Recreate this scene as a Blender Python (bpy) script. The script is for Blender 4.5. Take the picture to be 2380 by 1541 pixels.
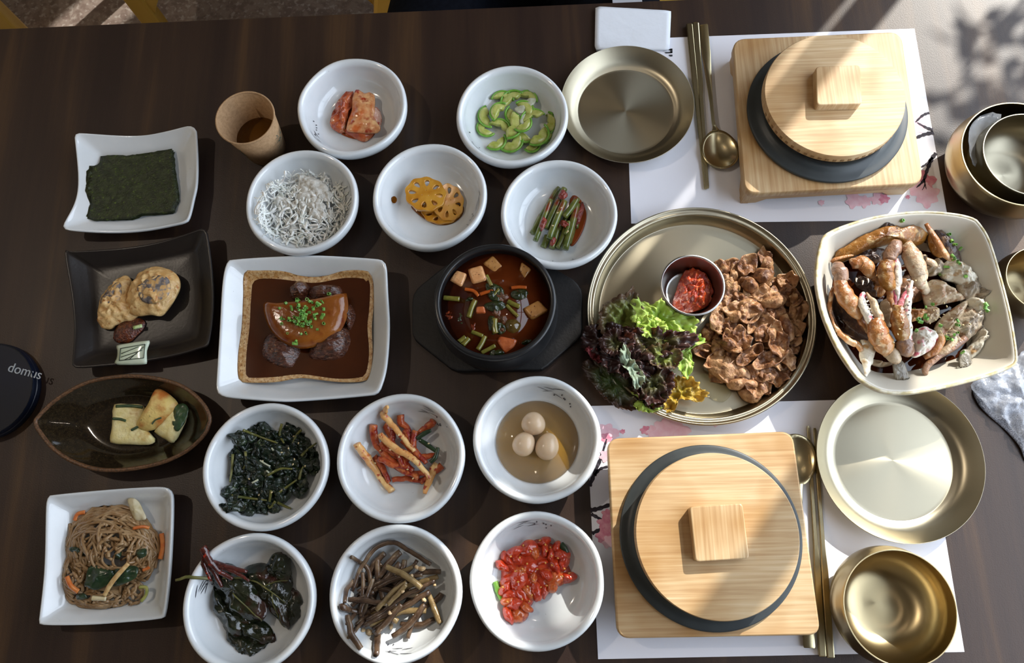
import bpy, bmesh, math, random
import numpy as np
from mathutils import Vector, Matrix, noise as mnoise
for o in list(bpy.data.objects): bpy.data.objects.remove(o)
SC = bpy.context.scene
COL = SC.collection
# ------------------------------------------------------------------ camera
IMW, IMH, FPX = 2380.0, 1541.0, 1722.97
PIT, ROL, CAMH, YAW = .2710, -.1362, .8702, .11015
def _rz(v):
    c, s = math.cos(YAW), math.sin(YAW)
    return np.array([c*v[0]-s*v[1], s*v[0]+c*v[1], v[2]])
_f = np.array([0, math.sin(PIT), -math.cos(PIT)]); _u = np.array([0, math.cos(PIT), math.sin(PIT)]); _r = np.array([1., 0, 0])
_r, _u = math.cos(ROL)*_r+math.sin(ROL)*_u, -math.sin(ROL)*_r+math.cos(ROL)*_u
CF, CU, CR = _rz(_f), _rz(_u), _rz(_r)
CP = np.array([0, 0, CAMH])
cd = bpy.data.cameras.new('camera'); cd.sensor_width = 36; cd.lens = FPX/IMW*36; cd.clip_start = .02
cam = bpy.data.objects.new('camera', cd); COL.objects.link(cam)
cam.matrix_world = Matrix(((CR[0], CU[0], -CF[0], CP[0]), (CR[1], CU[1], -CF[1], CP[1]), (CR[2], CU[2], -CF[2], CP[2]), (0, 0, 0, 1)))
SC.camera = cam
def W(px, py, z=0.0):
    """photo pixel -> world point at height z above the table top"""
    d = CF*FPX + CR*(px-IMW/2) + CU*(IMH/2-py)
    t = (z-CAMH)/d[2]
    return CP + t*d
def mpp(px, py, z=0.0):
    return float((W(px, py, z)-CP) @ CF)/FPX
# ------------------------------------------------------------------ light
SC.view_settings.view_transform = 'Standard'; SC.view_settings.look = 'None'
SC.view_settings.gamma = 1; SC.view_settings.use_curve_mapping = False
SC.view_settings.exposure = -0.08
wd = bpy.data.worlds.new('sky'); SC.world = wd; wd.use_nodes = True
bg = wd.node_tree.nodes['Background']; bg.inputs[0].default_value = (.62, .76, 1, 1); bg.inputs[1].default_value = 1.0
SUN_AZ, SUN_EL = math.radians(49), math.radians(34)
SUND = Vector((math.cos(SUN_AZ)*math.cos(SUN_EL), math.sin(SUN_AZ)*math.cos(SUN_EL), math.sin(SUN_EL)))
def light(name, kind, loc, aim, energy, color=(1, 1, 1), **kw):
    l = bpy.data.lights.new(name, kind); l.energy = energy; l.color = color
    for k, v in kw.items(): setattr(l, k, v)
    o = bpy.data.objects.new(name, l); COL.objects.link(o); o.location = loc
    o.rotation_euler = Vector(aim).to_track_quat('-Z', 'Y').to_euler()
    return o
light('sun_offscreen', 'SUN', (2, 2, 3), -SUND, 7.2, (1, .95, .86), angle=math.radians(.6))
# daylight entering through the two window openings, just outside the glass
light('window_right_offscreen', 'AREA', (1.16, .31, .82), (-1, 0, 0), 52, (.80, .89, 1), shape='RECTANGLE', size=2.25, size_y=1.55)
light('window_back_offscreen', 'AREA', (.35, 3.13, .82), (0, -1, 0), 3, (.82, .90, 1), shape='RECTANGLE', size=.28, size_y=1.4)
# ceiling spotlights: their pin-point reflections show in the bowls and the tea
LAMPS = ((-1.2, .62), (.05, .95), (.5, .2))
for lx, ly in LAMPS:
    light('ceiling_lamp_offscreen', 'POINT', (lx, ly, 1.78), (0, 0, -1), 26 if lx < -1 else 2.2, (1, .86, .70), shadow_soft_size=.018)
# ------------------------------------------------------------------ helpers
R = random.Random(7)
def hexc(h):
    h = h.lstrip('#'); out = []
    for i in (0, 2, 4):
        c = int(h[i:i+2], 16)/255
        out.append(c/12.92 if c <= .04045 else ((c+.055)/1.055)**2.4)
    return (*out, 1)
MATS = {}
def mat(name, c1, c2=None, scale=150, rough=.5, spec=.5, bump=0, bscale=None, metal=0, coat=0, sss=0, trans=0, aniso=0,
        ior=1.45, lo=.35, hi=.65, c3=None, s3=600, lo3=.6, hi3=.68, stretch=None, attr=None, alpha=1, detail=4, rough2=None):
    if name in MATS: return MATS[name]
    m = bpy.data.materials.new(name); m.use_nodes = True; MATS[name] = m
    nt = m.node_tree; N = nt.nodes; L = nt.links; b = N['Principled BSDF']
    I = b.inputs
    I['Roughness'].default_value = rough; I['Specular IOR Level'].default_value = spec; I['Metallic'].default_value = metal
    I['Coat Weight'].default_value = coat; I['Coat Roughness'].default_value = .08; I['IOR'].default_value = ior
    I['Transmission Weight'].default_value = trans; I['Alpha'].default_value = alpha
    if sss:
        I['Subsurface Weight'].default_value = sss; I['Subsurface Radius'].default_value = (1, .6, .4); I['Subsurface Scale'].default_value = .004
    col1 = hexc(c1); I['Base Color'].default_value = col1
    tc = N.new('ShaderNodeTexCoord'); mp = N.new('ShaderNodeMapping'); L.new(tc.outputs['Object'], mp.inputs['Vector'])
    if stretch: mp.inputs['Scale'].default_value = stretch
    def noise(sc, det=detail):
        n = N.new('ShaderNodeTexNoise'); n.inputs['Scale'].default_value = sc; n.inputs['Detail'].default_value = det
        L.new(mp.outputs[0], n.inputs['Vector']); return n
    def ramp(src, a, bb, ca, cb):
        r = N.new('ShaderNodeValToRGB'); r.color_ramp.elements[0].position = a; r.color_ramp.elements[1].position = bb
        r.color_ramp.elements[0].color = ca; r.color_ramp.elements[1].color = cb
        L.new(src, r.inputs[0]); return r
    cur = None
    if c2:
        if attr:
            a = N.new('ShaderNodeAttribute'); a.attribute_name = 'tt'
            n = noise(scale); ad = N.new('ShaderNodeMath'); ad.operation = 'MULTIPLY_ADD'
            L.new(n.outputs[0], ad.inputs[0]); ad.inputs[1].default_value = attr
            L.new(a.outputs['Fac'], ad.inputs[2])
            su = N.new('ShaderNodeMath'); su.operation = 'SUBTRACT'; L.new(ad.outputs[0], su.inputs[0]); su.inputs[1].default_value = attr*.5
            r = ramp(su.outputs[0], lo, hi, col1, hexc(c2))
        else:
            r = ramp(noise(scale).outputs[0], lo, hi, col1, hexc(c2))
        cur = r.outputs[0]
        if rough2 is not None:
            rr = ramp((su if attr else r.inputs[0].links[0].from_node).outputs[0], lo, hi, (rough,)*3+(1,), (rough2,)*3+(1,))
            L.new(rr.outputs[0], I['Roughness'])
    if c3:
        r3 = ramp(noise(s3, 2).outputs[0], lo3, hi3, (0, 0, 0, 1), (1, 1, 1, 1))
        mx = N.new('ShaderNodeMix'); mx.data_type = 'RGBA'
        L.new(r3.outputs[0], mx.inputs['Factor'])
        if cur: L.new(cur, mx.inputs['A'])
        else: mx.inputs['A'].default_value = col1
        mx.inputs['B'].default_value = hexc(c3); cur = mx.outputs['Result']
    if cur: L.new(cur, I['Base Color'])
    if bump:
        bn = noise(bscale or scale); bp = N.new('ShaderNodeBump'); bp.inputs['Strength'].default_value = min(1, bump); bp.inputs['Distance'].default_value = .0015*max(1, bump)
        L.new(bn.outputs[0], bp.inputs['Height']); L.new(bp.outputs[0], I['Normal'])
        if coat: L.new(bp.outputs[0], I['Coat Normal'])
    if aniso:
        I['Anisotropic'].default_value = aniso
        tg = N.new('ShaderNodeTangent'); tg.direction_type = 'RADIAL'; tg.axis = 'Z'; L.new(tg.outputs[0], I['Tangent'])
    return m
def NZ(p, s, seed=0.0):
    return mnoise.noise(Vector((p[0]*s+seed, p[1]*s+seed*1.7, (p[2] if len(p) > 2 else 0)*s-seed)))
def tagit(o, label=None, cat=None, group=None, kind=None):
    if label: o['label'] = label
    if cat: o['category'] = cat
    if group: o['group'] = group
    if kind: o['kind'] = kind
    return o
def empty(name, loc, label=None, cat=None, group=None, kind=None):
    o = bpy.data.objects.new(name, None); COL.objects.link(o); o.location = Vector(loc); o.empty_display_size = .01
    return tagit(o, label, cat, group, kind)
def ploc(o):
    v = Vector(o.location)
    while o.parent: o = o.parent; v += Vector(o.location)
    return v
def obj(name, VF, m, parent=None, label=None, cat=None, group=None, kind=None, smooth=True, tt=None, sharp=None):
    """world-space vertices/faces -> one mesh object with its origin at its base"""
    V, F = VF[0], VF[1]
    if len(VF) > 2 and tt is None: tt = VF[2]
    V = np.asarray(V, float)
    c = np.array([(V[:, 0].min()+V[:, 0].max())/2, (V[:, 1].min()+V[:, 1].max())/2, V[:, 2].min()])
    me = bpy.data.meshes.new(name); me.from_pydata((V-c).tolist(), [], [tuple(int(i) for i in f) for f in F]); me.update()
    bm = bmesh.new(); bm.from_mesh(me); bmesh.ops.recalc_face_normals(bm, faces=bm.faces); bm.to_mesh(me); bm.free()
    if smooth:
        me.polygons.foreach_set('use_smooth', [True]*len(me.polygons))
        if sharp: me.set_sharp_from_angle(angle=math.radians(sharp))
    if tt is not None:
        a = me.attributes.new('tt', 'FLOAT', 'POINT'); a.data.foreach_set('value', np.asarray(tt, float))
    if isinstance(m, (list, tuple)):
        for x in m: me.materials.append(x)
    else: me.materials.append(m)
    o = bpy.data.objects.new(name, me); COL.objects.link(o)
    if parent: o.parent = parent; o.location = Vector(c)-ploc(parent)
    else: o.location = Vector(c)
    return tagit(o, label, cat, group, kind)
def join(*vfs):
    V, F, T = [], [], []; n = 0; has = any(len(x) > 2 for x in vfs)
    for x in vfs:
        v = np.asarray(x[0], float); V.append(v); F += [tuple(i+n for i in f) for f in x[1]]; n += len(v)
        T.append(np.asarray(x[2]) if len(x) > 2 else np.zeros(len(v)))
    return (np.concatenate(V), F, np.concatenate(T)) if has else (np.concatenate(V), F)
def ringskin(rings, cap0=False, cap1=False, closed=True):
    """rings: list of (n,3) arrays"""
    n = len(rings[0]); V = np.concatenate(rings); F = []
    m = n if closed else n-1
    for i in range(len(rings)-1):
        for j in range(m):
            a, b = i*n+j, i*n+(j+1) % n
            F.append((a, b, b+n, a+n))
    if cap0: F.append(tuple(range(n))[::-1])
    if cap1: F.append(tuple(range((len(rings)-1)*n, len(rings)*n)))
    return V, F
def revolve(c, prof, n=72, wob=0, seed=0, sq=(1, 1)):
    a = np.linspace(0, 2*np.pi, n, endpoint=False); rings = []
    w = 1+wob*np.array([NZ((math.cos(t), math.sin(t), 0), 1.3, seed) for t in a]) if wob else np.ones(n)
    p0 = prof[0][0] < 1e-6; p1 = prof[-1][0] < 1e-6
    for r, z in prof:
        r = max(r, 1e-5); rings.append(np.stack([c[0]+r*w*np.cos(a)*sq[0], c[1]+r*w*np.sin(a)*sq[1], np.full(n, c[2]+z if len(c) > 2 else z)], -1))
    return ringskin(rings, cap0=p0, cap1=p1)
def smoothprof(P, k=4):
    return [tuple(q) for q in catmull(np.array(P, float), k, False)]
def catmull(P, k=6, closed=True):
    P = np.asarray(P, float); n = len(P); out = []
    rng = range(n) if closed else range(n-1)
    for i in rng:
        if closed: a, b, c, d = P[i-1], P[i], P[(i+1) % n], P[(i+2) % n]
        else: a, b, c, d = P[max(i-1, 0)], P[i], P[i+1], P[min(i+2, n-1)]
        for j in range(k):
            t = j/k
            out.append(.5*((2*b)+(c-a)*t+(2*a-5*b+4*c-d)*t*t+(3*b-a-3*c+d)*t**3))
    if not closed: out.append(P[-1])
    return np.array(out)
def resample(P, n, closed=True):
    P = np.asarray(P, float); Q = np.vstack([P, P[:1]]) if closed else P
    d = np.r_[0, np.cumsum(np.linalg.norm(np.diff(Q, axis=0), axis=1))]
    t = np.linspace(0, d[-1], n, endpoint=not closed)
    return np.stack([np.interp(t, d, Q[:, k]) for k in range(Q.shape[1])], -1)
def rounded(P, r, k=6):
    """polygon with rounded corners (any 2D units)"""
    P = [np.array(p, float) for p in P]; out = []; n = len(P)
    for i in range(n):
        a, b, c = P[i-1], P[i], P[(i+1) % n]
        u = (a-b); v = (c-b); lu, lv = np.linalg.norm(u), np.linalg.norm(v); rr = min(r, lu*.45, lv*.45)
        s, e = b+u/lu*rr, b+v/lv*rr
        for j in range(k+1):
            t = j/k; out.append((1-t)**2*s+2*t*(1-t)*b+t*t*e)
    return np.array(out)
def pxw(P, z):
    if np.isscalar(z): z = [z]*len(P)
    return np.array([W(p[0], p[1], zz) for p, zz in zip(P, z)])
def ringdish(out_px, zr, prof, n=96, lift=None, smooth_k=5, world=None, center=None):
    """dish whose rim outline is traced; prof = [(scale, z)] from centre of the inside, over the rim, to the foot"""
    o = world if world is not None else pxw(resample(catmull(out_px, smooth_k) if smooth_k else np.array(out_px, float), n), zr)
    c = o[:, :2].mean(0) if center is None else np.array(center); rings = []
    d = np.linalg.norm(o[:, :2]-c, axis=1); dn = (d-d.min())/(d.max()-d.min()+1e-9)
    for s, z in prof:
        xy = c+(o[:, :2]-c)*max(s, 1e-4)
        zz = np.full(len(o), z) + (lift*dn*max(0, s)**4 if lift else 0)
        rings.append(np.column_stack([xy, zz]))
    return ringskin(rings, cap0=True, cap1=True)
def tube(P, rad, n=8, flat=1.0, cap=True, up=(0, 0, 1), twist=0, tt=None):
    """tube along P; rad scalar or list; flat<1 squashes it vertically"""
    P = np.asarray(P, float); m = len(P)
    rad = np.full(m, rad) if np.isscalar(rad) else np.interp(np.linspace(0, 1, m), np.linspace(0, 1, len(rad)), rad)
    T = np.gradient(P, axis=0); T /= np.linalg.norm(T, axis=1)[:, None]+1e-12
    up = np.array(up, float); rings = []
    a = np.linspace(0, 2*np.pi, n, endpoint=False)
    for i in range(m):
        s = np.cross(T[i], up)
        if np.linalg.norm(s) < 1e-4: s = np.cross(T[i], [1, 0, .1])
        s /= np.linalg.norm(s); v = np.cross(s, T[i])
        if twist:
            th = twist*i/m; s, v = math.cos(th)*s+math.sin(th)*v, -math.sin(th)*s+math.cos(th)*v
        rings.append(P[i]+rad[i]*(np.cos(a)[:, None]*s+flat*np.sin(a)[:, None]*v))
    V, F = ringskin(rings, cap, cap)
    return V, F, np.repeat(np.linspace(0, 1, m), n)
def ptube(pts, z, rpx, n=8, flat=1.0, k=5, wig=0, seed=0, tap=None, **kw):
    """tube traced in photo pixels; z scalar/list of centre-line heights; rpx radius in pixels (scalar/list)"""
    pts = np.array(pts, float); zz = np.full(len(pts), z) if np.isscalar(z) else np.array(z, float)
    Q = catmull(np.column_stack([pts, zz*1e4]), k, False); m = len(Q)
    P = np.array([W(q[0], q[1], q[2]/1e4) for q in Q])
    if wig:
        for i in range(m): P[i] += wig*np.array([NZ(P[i], 130, seed), NZ(P[i], 130, seed+5), NZ(P[i], 130, seed+9)*.6])
    s = mpp(pts[0][0], pts[0][1], zz[0])
    r = np.array([rpx] if np.isscalar(rpx) else rpx, float)*s
    return tube(P, float(r[0]) if len(r) == 1 else r, n, flat, **kw)
def lump(out_px, z0, h, n=36, m=8, pw=2.2, nz=.0012, ns=140, seed=0, tilt=(0, 0), under=.25, world=None, k=4, zf=None, edge=.0):
    """a solid lump with a traced outline: flat-ish underside at z0, domed noisy top"""
    o = world if world is not None else pxw(resample(catmull(out_px, k) if k else np.array(out_px, float), n), z0+h*.4)
    o = np.asarray(o)[:, :2]; c = o.mean(0); rings = []; T = []
    R0 = np.linalg.norm(o-c, axis=1).mean()
    def zz(xy, base): return base+(xy[:, 0]-c[0])*tilt[0]+(xy[:, 1]-c[1])*tilt[1]+(np.array([zf(p[0], p[1]) for p in xy]) if zf else 0)
    ts = [1e-3]+[(i/m)**.8 for i in range(1, m+1)]
    for t in ts:
        xy = c+(o-c)*t
        z = zz(xy, z0+h*under+h*(1-under)*(1-t**pw)+edge*t)
        q = np.array([NZ((p[0], p[1], 0), ns, seed)+.5*NZ((p[0], p[1], 3), ns*2.3, seed) for p in xy])
        z = z+q*nz*(1.15-.5*t); rings.append(np.column_stack([xy, z])); T += [t]*len(o)
    for t, zb in ((.97, .0), (.6, -.02), (1e-3, -.02)):
        xy = c+(o-c)*t; rings.append(np.column_stack([xy, zz(xy, z0+h*zb)])); T += [t]*len(o)
    V, F = ringskin(rings, True, True)
    return V, F, np.array(T)
def sheet(out_px, zf, th=.0008, n=48, m=9, world=None, z0=0, k=4, ruffle=0, rk=9, seed=0, nz=0, ns=120, cup=0, rpow=2.0, jag=0):
    """thin curved sheet with a traced outline; zf(x,y,t,theta) gives its height"""
    o = world if world is not None else pxw(resample(catmull(out_px, k) if k else np.array(out_px, float), n), z0)
    o = np.asarray(o)[:, :2]; c = o.mean(0); n = len(o); top, T = [], []
    th_ = np.arctan2(o[:, 1]-c[1], o[:, 0]-c[0])
    ph = np.linspace(0, 2*np.pi, n, endpoint=False)
    for i in range(m+1):
        t = max(i/m, 1e-3); j = 1.0
        if jag and i == m: j = 1+jag*np.array([NZ((math.cos(a)*6, math.sin(a)*6, 0), 2, seed) for a in ph])[:, None]
        xy = c+(o-c)*t*j
        z = np.array([zf(x, y, t, a) for (x, y), a in zip(xy, th_)]) if callable(zf) else np.full(n, float(zf))
        if ruffle: z = z+ruffle*t**rpow*(np.sin(rk*ph+seed)+.6*np.sin(rk*1.7*ph+seed*2.3))
        if nz: z = z+nz*np.array([NZ((p[0], p[1], 0), ns, seed)+.5*NZ((p[0], p[1], 2), ns*2.5, seed) for p in xy])
        if cup: z = z+cup*t*t
        top.append(np.column_stack([xy, z])); T += [t]*n
    bot = [r-np.array([0, 0, th]) for r in top[::-1]]
    V, F = ringskin(top+bot, True, True)
    return V, F, np.array(T+T[::-1])
def box(c, s, rz=0, bevel=0):
    x, y, z = s[0]/2, s[1]/2, s[2]
    P = rounded([(-x, -y), (x, -y), (x, y), (-x, y)], bevel*2, 3) if bevel else np.array([(-x, -y), (x, -y), (x, y), (-x, y)])
    cr, sr = math.cos(rz), math.sin(rz)
    P = np.column_stack([c[0]+P[:, 0]*cr-P[:, 1]*sr, c[1]+P[:, 0]*sr+P[:, 1]*cr])
    return prism(P, c[2], c[2]+z, bevel)
def prism(P, z0, z1, bev=0, holes=None):
    """extruded outline in world xy, edges eased by bev"""
    P = np.asarray(P, float); c = P.mean(0)
    def ins(d):
        v = P-c; l = np.linalg.norm(v, axis=1)[:, None]; return c+v*(1-d/l)
    if bev:
        rs = [(ins(bev), z0), (P, z0+bev), (P, z1-bev), (ins(bev*.3), z1-bev*.3), (ins(bev), z1)]
    else: rs = [(P, z0), (P, z1)]
    return ringskin([np.column_stack([q, np.full(len(q), z)]) for q, z in rs], True, True)
def dup(o, parent=None):
    c = o.copy(); COL.objects.link(c); c.parent = parent
    for ch in o.children: dup(ch, c)
    return c
def curve_mesh(name, splines, m, z0, th, parent=None, bevel=0, **tags):
    """flat outline with holes (world xy), extruded upward th from z0"""
    cu = bpy.data.curves.new(name, 'CURVE'); cu.dimensions = '2D'; cu.fill_mode = 'BOTH'; cu.extrude = th/2-bevel; cu.bevel_depth = bevel; cu.bevel_resolution = 1
    allp = np.concatenate([np.asarray(s)[:, :2] for s in splines]); c = (allp.min(0)+allp.max(0))/2
    for s in splines:
        sp = cu.splines.new('POLY'); s = np.asarray(s)[:, :2]-c; sp.points.add(len(s)-1); sp.use_cyclic_u = True
        for i, p in enumerate(s): sp.points[i].co = (p[0], p[1], 0, 1)
    t = bpy.data.objects.new('t', cu); COL.objects.link(t)
    dg = bpy.context.evaluated_depsgraph_get(); me = bpy.data.meshes.new_from_object(t.evaluated_get(dg))
    bpy.data.objects.remove(t); bpy.data.curves.remove(cu)
    me.name = name; me.materials.clear(); me.materials.append(m)
    o = bpy.data.objects.new(name, me); COL.objects.link(o); loc = Vector((c[0], c[1], z0+th/2))
    if parent: o.parent = parent; o.location = loc-ploc(parent)
    else: o.location = loc
    return tagit(o, **tags)
def poly_tris(P):
    from mathutils.geometry import tessellate_polygon
    return tessellate_polygon([[Vector((p[0], p[1], 0)) for p in P]])
def flat(P, z):
    """flat filled polygon (thin print or liquid skin), world xy"""
    P = np.asarray(P)[:, :2]; n = len(P)
    F = []
    for t in poly_tris(P):
        a, b, c = t; cr = (P[b][0]-P[a][0])*(P[c][1]-P[a][1])-(P[b][1]-P[a][1])*(P[c][0]-P[a][0])
        F.append((a, b, c) if cr > 0 else (a, c, b))
    return np.column_stack([P, np.full(n, z)]), F
def slab(P, z0, z1):
    """thin extruded polygon, possibly concave"""
    V0, F0 = flat(P, z1); n = len(V0); V1 = V0.copy(); V1[:, 2] = z0
    area = sum(V0[i-1][0]*V0[i][1]-V0[i][0]*V0[i-1][1] for i in range(n))
    S = [(i+n, (i+1) % n+n, (i+1) % n, i) if area > 0 else (i, (i+1) % n, (i+1) % n+n, i+n) for i in range(n)]
    return np.concatenate([V0, V1]), F0+[tuple(j+n for j in f[::-1]) for f in F0]+S
def ell(cx, cy, w, h, n=40, rot=0):
    a = np.linspace(0, 2*np.pi, n, endpoint=False); x, y = w/2*np.cos(a), h/2*np.sin(a)
    c, s = math.cos(rot), math.sin(rot)
    return np.column_stack([cx+c*x-s*y, cy+s*x+c*y])
def blobpx(cx, cy, w, h, rot=0, n=14, j=.12, seed=0):
    rr = random.Random(seed); p = ell(cx, cy, w, h, n, rot)
    return np.array([(cx+(x-cx)*(1+rr.uniform(-j, j)), cy+(y-cy)*(1+rr.uniform(-j, j))) for x, y in p])
def dabs(n, fn):
    return [fn(i) for i in range(n)]
# ------------------------------------------------------------------ room shell
M_wall = mat('painted_wall', '#cfc6b4', '#c6bca8', scale=3, rough=.85)
M_ceil = mat('ceiling_paint', '#6e6458', rough=.9)
M_frame = mat('window_frame_metal', '#3a3a3c', rough=.4, metal=.6)
M_glass = mat('window_glass', '#ffffff', rough=0, alpha=.05)
def floor_mat():
    m = mat('speckled_floor', '#8d7f76', '#77675f', scale=55, rough=.55, lo=.42, hi=.6, c3='#a49a92', s3=90, lo3=.55, hi3=.66, bump=.1)
    return m
X0, X1, Y0, Y1, ZF, ZC = -2.6, 1.02, -2.2, 3.0, -.75, 1.9
def shell(name, c, s, m): return obj(name, box(c, s), m, kind='structure', smooth=False)
shell('floor', ((X0+2.2)/2, (Y0+Y1)/2, ZF-.08), (2.2-X0+.2, Y1-Y0+.2, .08), floor_mat())
shell('ceiling', ((X0+X1)/2, (Y0+Y1)/2, ZC), (X1-X0+.2, Y1-Y0+.2, .08), M_ceil)
def wall_with_window(name, axis, pos, a0, a1, w0, w1, zb, zt, th=.08):
    def bx(p, q, z0, z1):
        if axis == 'x': return box((pos, (p+q)/2, z0), (th, q-p, z1-z0))
        return box(((p+q)/2, pos, z0), (q-p, th, z1-z0))
    return obj(name, join(bx(a0, w0, ZF, ZC), bx(w1, a1, ZF, ZC), bx(w0, w1, ZF, zb), bx(w0, w1, zt, ZC)), M_wall, kind='structure', smooth=False)
def window(name, axis, pos, w0, w1, zb, zt, vs, hs):
    e = empty(name, (pos, (w0+w1)/2, zb) if axis == 'x' else ((w0+w1)/2, pos, zb), kind='structure')
    def bx(p, q, z0, z1, t=.05):
        if axis == 'x': return box((pos, (p+q)/2, z0), (t, q-p, z1-z0))
        return box(((p+q)/2, pos, z0), (q-p, t, z1-z0))
    f = .035
    obj('window_frame', join(bx(w0, w0+f, zb, zt), bx(w1-f, w1, zb, zt), bx(w0, w1, zb, zb+f), bx(w0, w1, zt-f, zt)), M_frame, e, smooth=False)
    for v, t in vs: obj('mullion', bx(v-t/2, v+t/2, zb+f, zt-f, .04), M_frame, e, smooth=False)
    for h, t in hs: obj('transom', bx(w0+f, w1-f, h-t/2, h+t/2, .04), M_frame, e, smooth=False)
    def pane(p, q, z0, z1): obj('pane', bx(p, q, z0, z1, .006), M_glass, e, smooth=False)
    ys = [w0+f]+sorted(v for v, t in vs)+[w1-f]; zs = [zb+f]+sorted(h for h, t in hs)+[zt-f]
    for a, b in zip(ys, ys[1:]):
        for c, d in zip(zs, zs[1:]): pane(a, b, c, d)
    return e
WR = (-.85, 1.47, .02, 1.62)
wall_with_window('wall_right', 'x', X1+.04, Y0, Y1+.1, *WR)
window('window_1', 'x', X1+.04, *WR, [(1.36, .028), (.93, .03), (.30, .03)], [(1.12, .03)])
WB = (.2, .5, .1, 1.55)
wall_with_window('wall_back', 'y', Y1+.04, X0, X1, *WB)
window('window_2', 'y', Y1+.04, *WB, [], [])
WL = (-.1, .5, .65, 1.25)  # left window is added to let light in; no known source on this side
wall_with_window('wall_left', 'x', X0-.04, Y0, Y1, *WL)
window('added_window_3', 'x', X0-.04, *WL, [], [])
shell('wall_front', ((X0+X1)/2, Y0-.04, ZF), (X1-X0, .08, ZC-ZF), M_wall)
# ------------------------------------------------------------------ table
def wood_table():
    m = bpy.data.materials.new('dark_wood_laminate'); m.use_nodes = True; nt = m.node_tree; N, L = nt.nodes, nt.links; b = N['Principled BSDF']
    tc = N.new('ShaderNodeTexCoord'); mp = N.new('ShaderNodeMapping'); mp.inputs['Scale'].default_value = (11, .55, 1); mp.inputs['Rotation'].default_value = (0, 0, .10)
    L.new(tc.outputs['Object'], mp.inputs[0])
    n = N.new('ShaderNodeTexNoise'); n.inputs['Scale'].default_value = 1.6; n.inputs['Detail'].default_value = 5; n.inputs['Roughness'].default_value = .62; L.new(mp.outputs[0], n.inputs['Vector'])
    r = N.new('ShaderNodeValToRGB'); e = r.color_ramp.elements
    e[0].position = .36; e[0].color = hexc('#2b1d18'); e[1].position = .72; e[1].color = hexc('#553d26')  # wood grain, its pale streaks strengthened to stand for dim bands of light too
    x = e.new(.52); x.color = hexc('#36261d'); L.new(n.outputs[0], r.inputs[0])
    mp2 = N.new('ShaderNodeMapping'); mp2.inputs['Scale'].default_value = (420, 14, 1); L.new(tc.outputs['Object'], mp2.inputs[0])
    n2 = N.new('ShaderNodeTexNoise'); n2.inputs['Scale'].default_value = 1; n2.inputs['Detail'].default_value = 2; L.new(mp2.outputs[0], n2.inputs['Vector'])
    mx = N.new('ShaderNodeMix'); mx.data_type = 'RGBA'; mx.blend_type = 'MULTIPLY'; mx.inputs['Factor'].default_value = .25
    L.new(r.outputs[0], mx.inputs['A']); L.new(n2.outputs[0], mx.inputs['B']); L.new(mx.outputs['Result'], b.inputs['Base Color'])
    b.inputs['Roughness'].default_value = .43; b.inputs['Specular IOR Level'].default_value = .40
    n3 = N.new('ShaderNodeTexNoise'); n3.inputs['Scale'].default_value = 700; L.new(tc.outputs['Object'], n3.inputs['Vector'])
    bp = N.new('ShaderNodeBump'); bp.inputs['Strength'].default_value = .22; bp.inputs['Distance'].default_value = .0006; L.new(n3.outputs[0], bp.inputs['Height']); L.new(bp.outputs[0], b.inputs['Normal'])
    return m
M_table = wood_table()
tb = empty('dining_table', (-.1, .2, ZF), 'long dark brown wood-grain dining table under all the dishes', 'table')
TY = float(W(780, 33.5)[1])
obj('tabletop', box((-.12, (TY-.38)/2, -.03), (2.2, TY+.38, .03), bevel=.002), M_table, tb, smooth=False)
M_tleg = mat('table_leg_metal', '#1c1a1a', rough=.4, metal=.5)
for x in (-1.1, .85):
    for y in (-.28, .58): obj('leg', box((x, y, ZF), (.05, .05, .72), bevel=.004), M_tleg, tb, smooth=False)

# shrub in the planter outside the window: its leaves throw the dappled shadow on the table
M_leafo = mat('shrub_leaf', '#4c6b34', '#5f7f3f', scale=20, rough=.5)
M_bark = mat('shrub_bark', '#5a4632', rough=.8)
M_clay = mat('terracotta', '#9a5b3e', rough=.8)
sh = empty('planter_shrub', (1.55, 1.6, ZF), 'leafy shrub in a terracotta planter outside the tall window', 'shrub')
obj('planter', revolve((1.55, 1.6, ZF), [(0, 0), (.16, 0), (.21, .34), (.19, .34), (.18, .30), (0, .30)], 32), M_clay, sh)
rs = random.Random(5); lv = []; stems = []
for tx, ty, ln in ((2345, 40, .45), (2300, 130, .5), (2235, 175, .4), (2350, 240, .3)):
    p = W(tx, ty)+np.array(SUND)*(1.35+rs.uniform(-.1, .1)); b = np.array([1.55, 1.6, ZF+.3])
    Q = catmull([b, b+(p-b)*.5+np.array([0, 0, .12]), p], 6, False); stems.append(tube(Q, [.008, .003], 6))
    for k in range(13):
        c = p+np.array([rs.gauss(0, .035), rs.gauss(0, .035), rs.gauss(0, .04)]); l, w_ = rs.uniform(.018, .032), rs.uniform(.008, .013)
        A = Matrix.Rotation(rs.uniform(0, 6.3), 3, 'Z') @ Matrix.Rotation(rs.uniform(-1, 1), 3, 'X')
        lv.append((np.array([c+np.array(A @ Vector(v)) for v in ((-l, 0, 0), (0, -w_, .004), (l, 0, 0), (0, w_, .004))]), [(0, 1, 2, 3)]))
obj('foliage', join(*lv), M_leafo, sh, kind='stuff'); obj('stem', join(*stems), M_bark, sh)

M_lampm = mat('lamp_housing', '#1b1b1c', rough=.4, metal=.3)
for i, (lx, ly) in enumerate(LAMPS):
    obj('ceiling_spotlight', revolve((lx, ly, 1.80), [(0, .1), (.05, .1), (.05, .0), (.045, .0), (.04, .06), (0, .06)], 24), M_lampm, label='black ceiling spotlight '+('beside the added square window, warm and bright', 'above the lotus root bowl', 'above the bamboo trivets')[i], cat='spotlight', group='ceiling spotlights')
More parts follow.
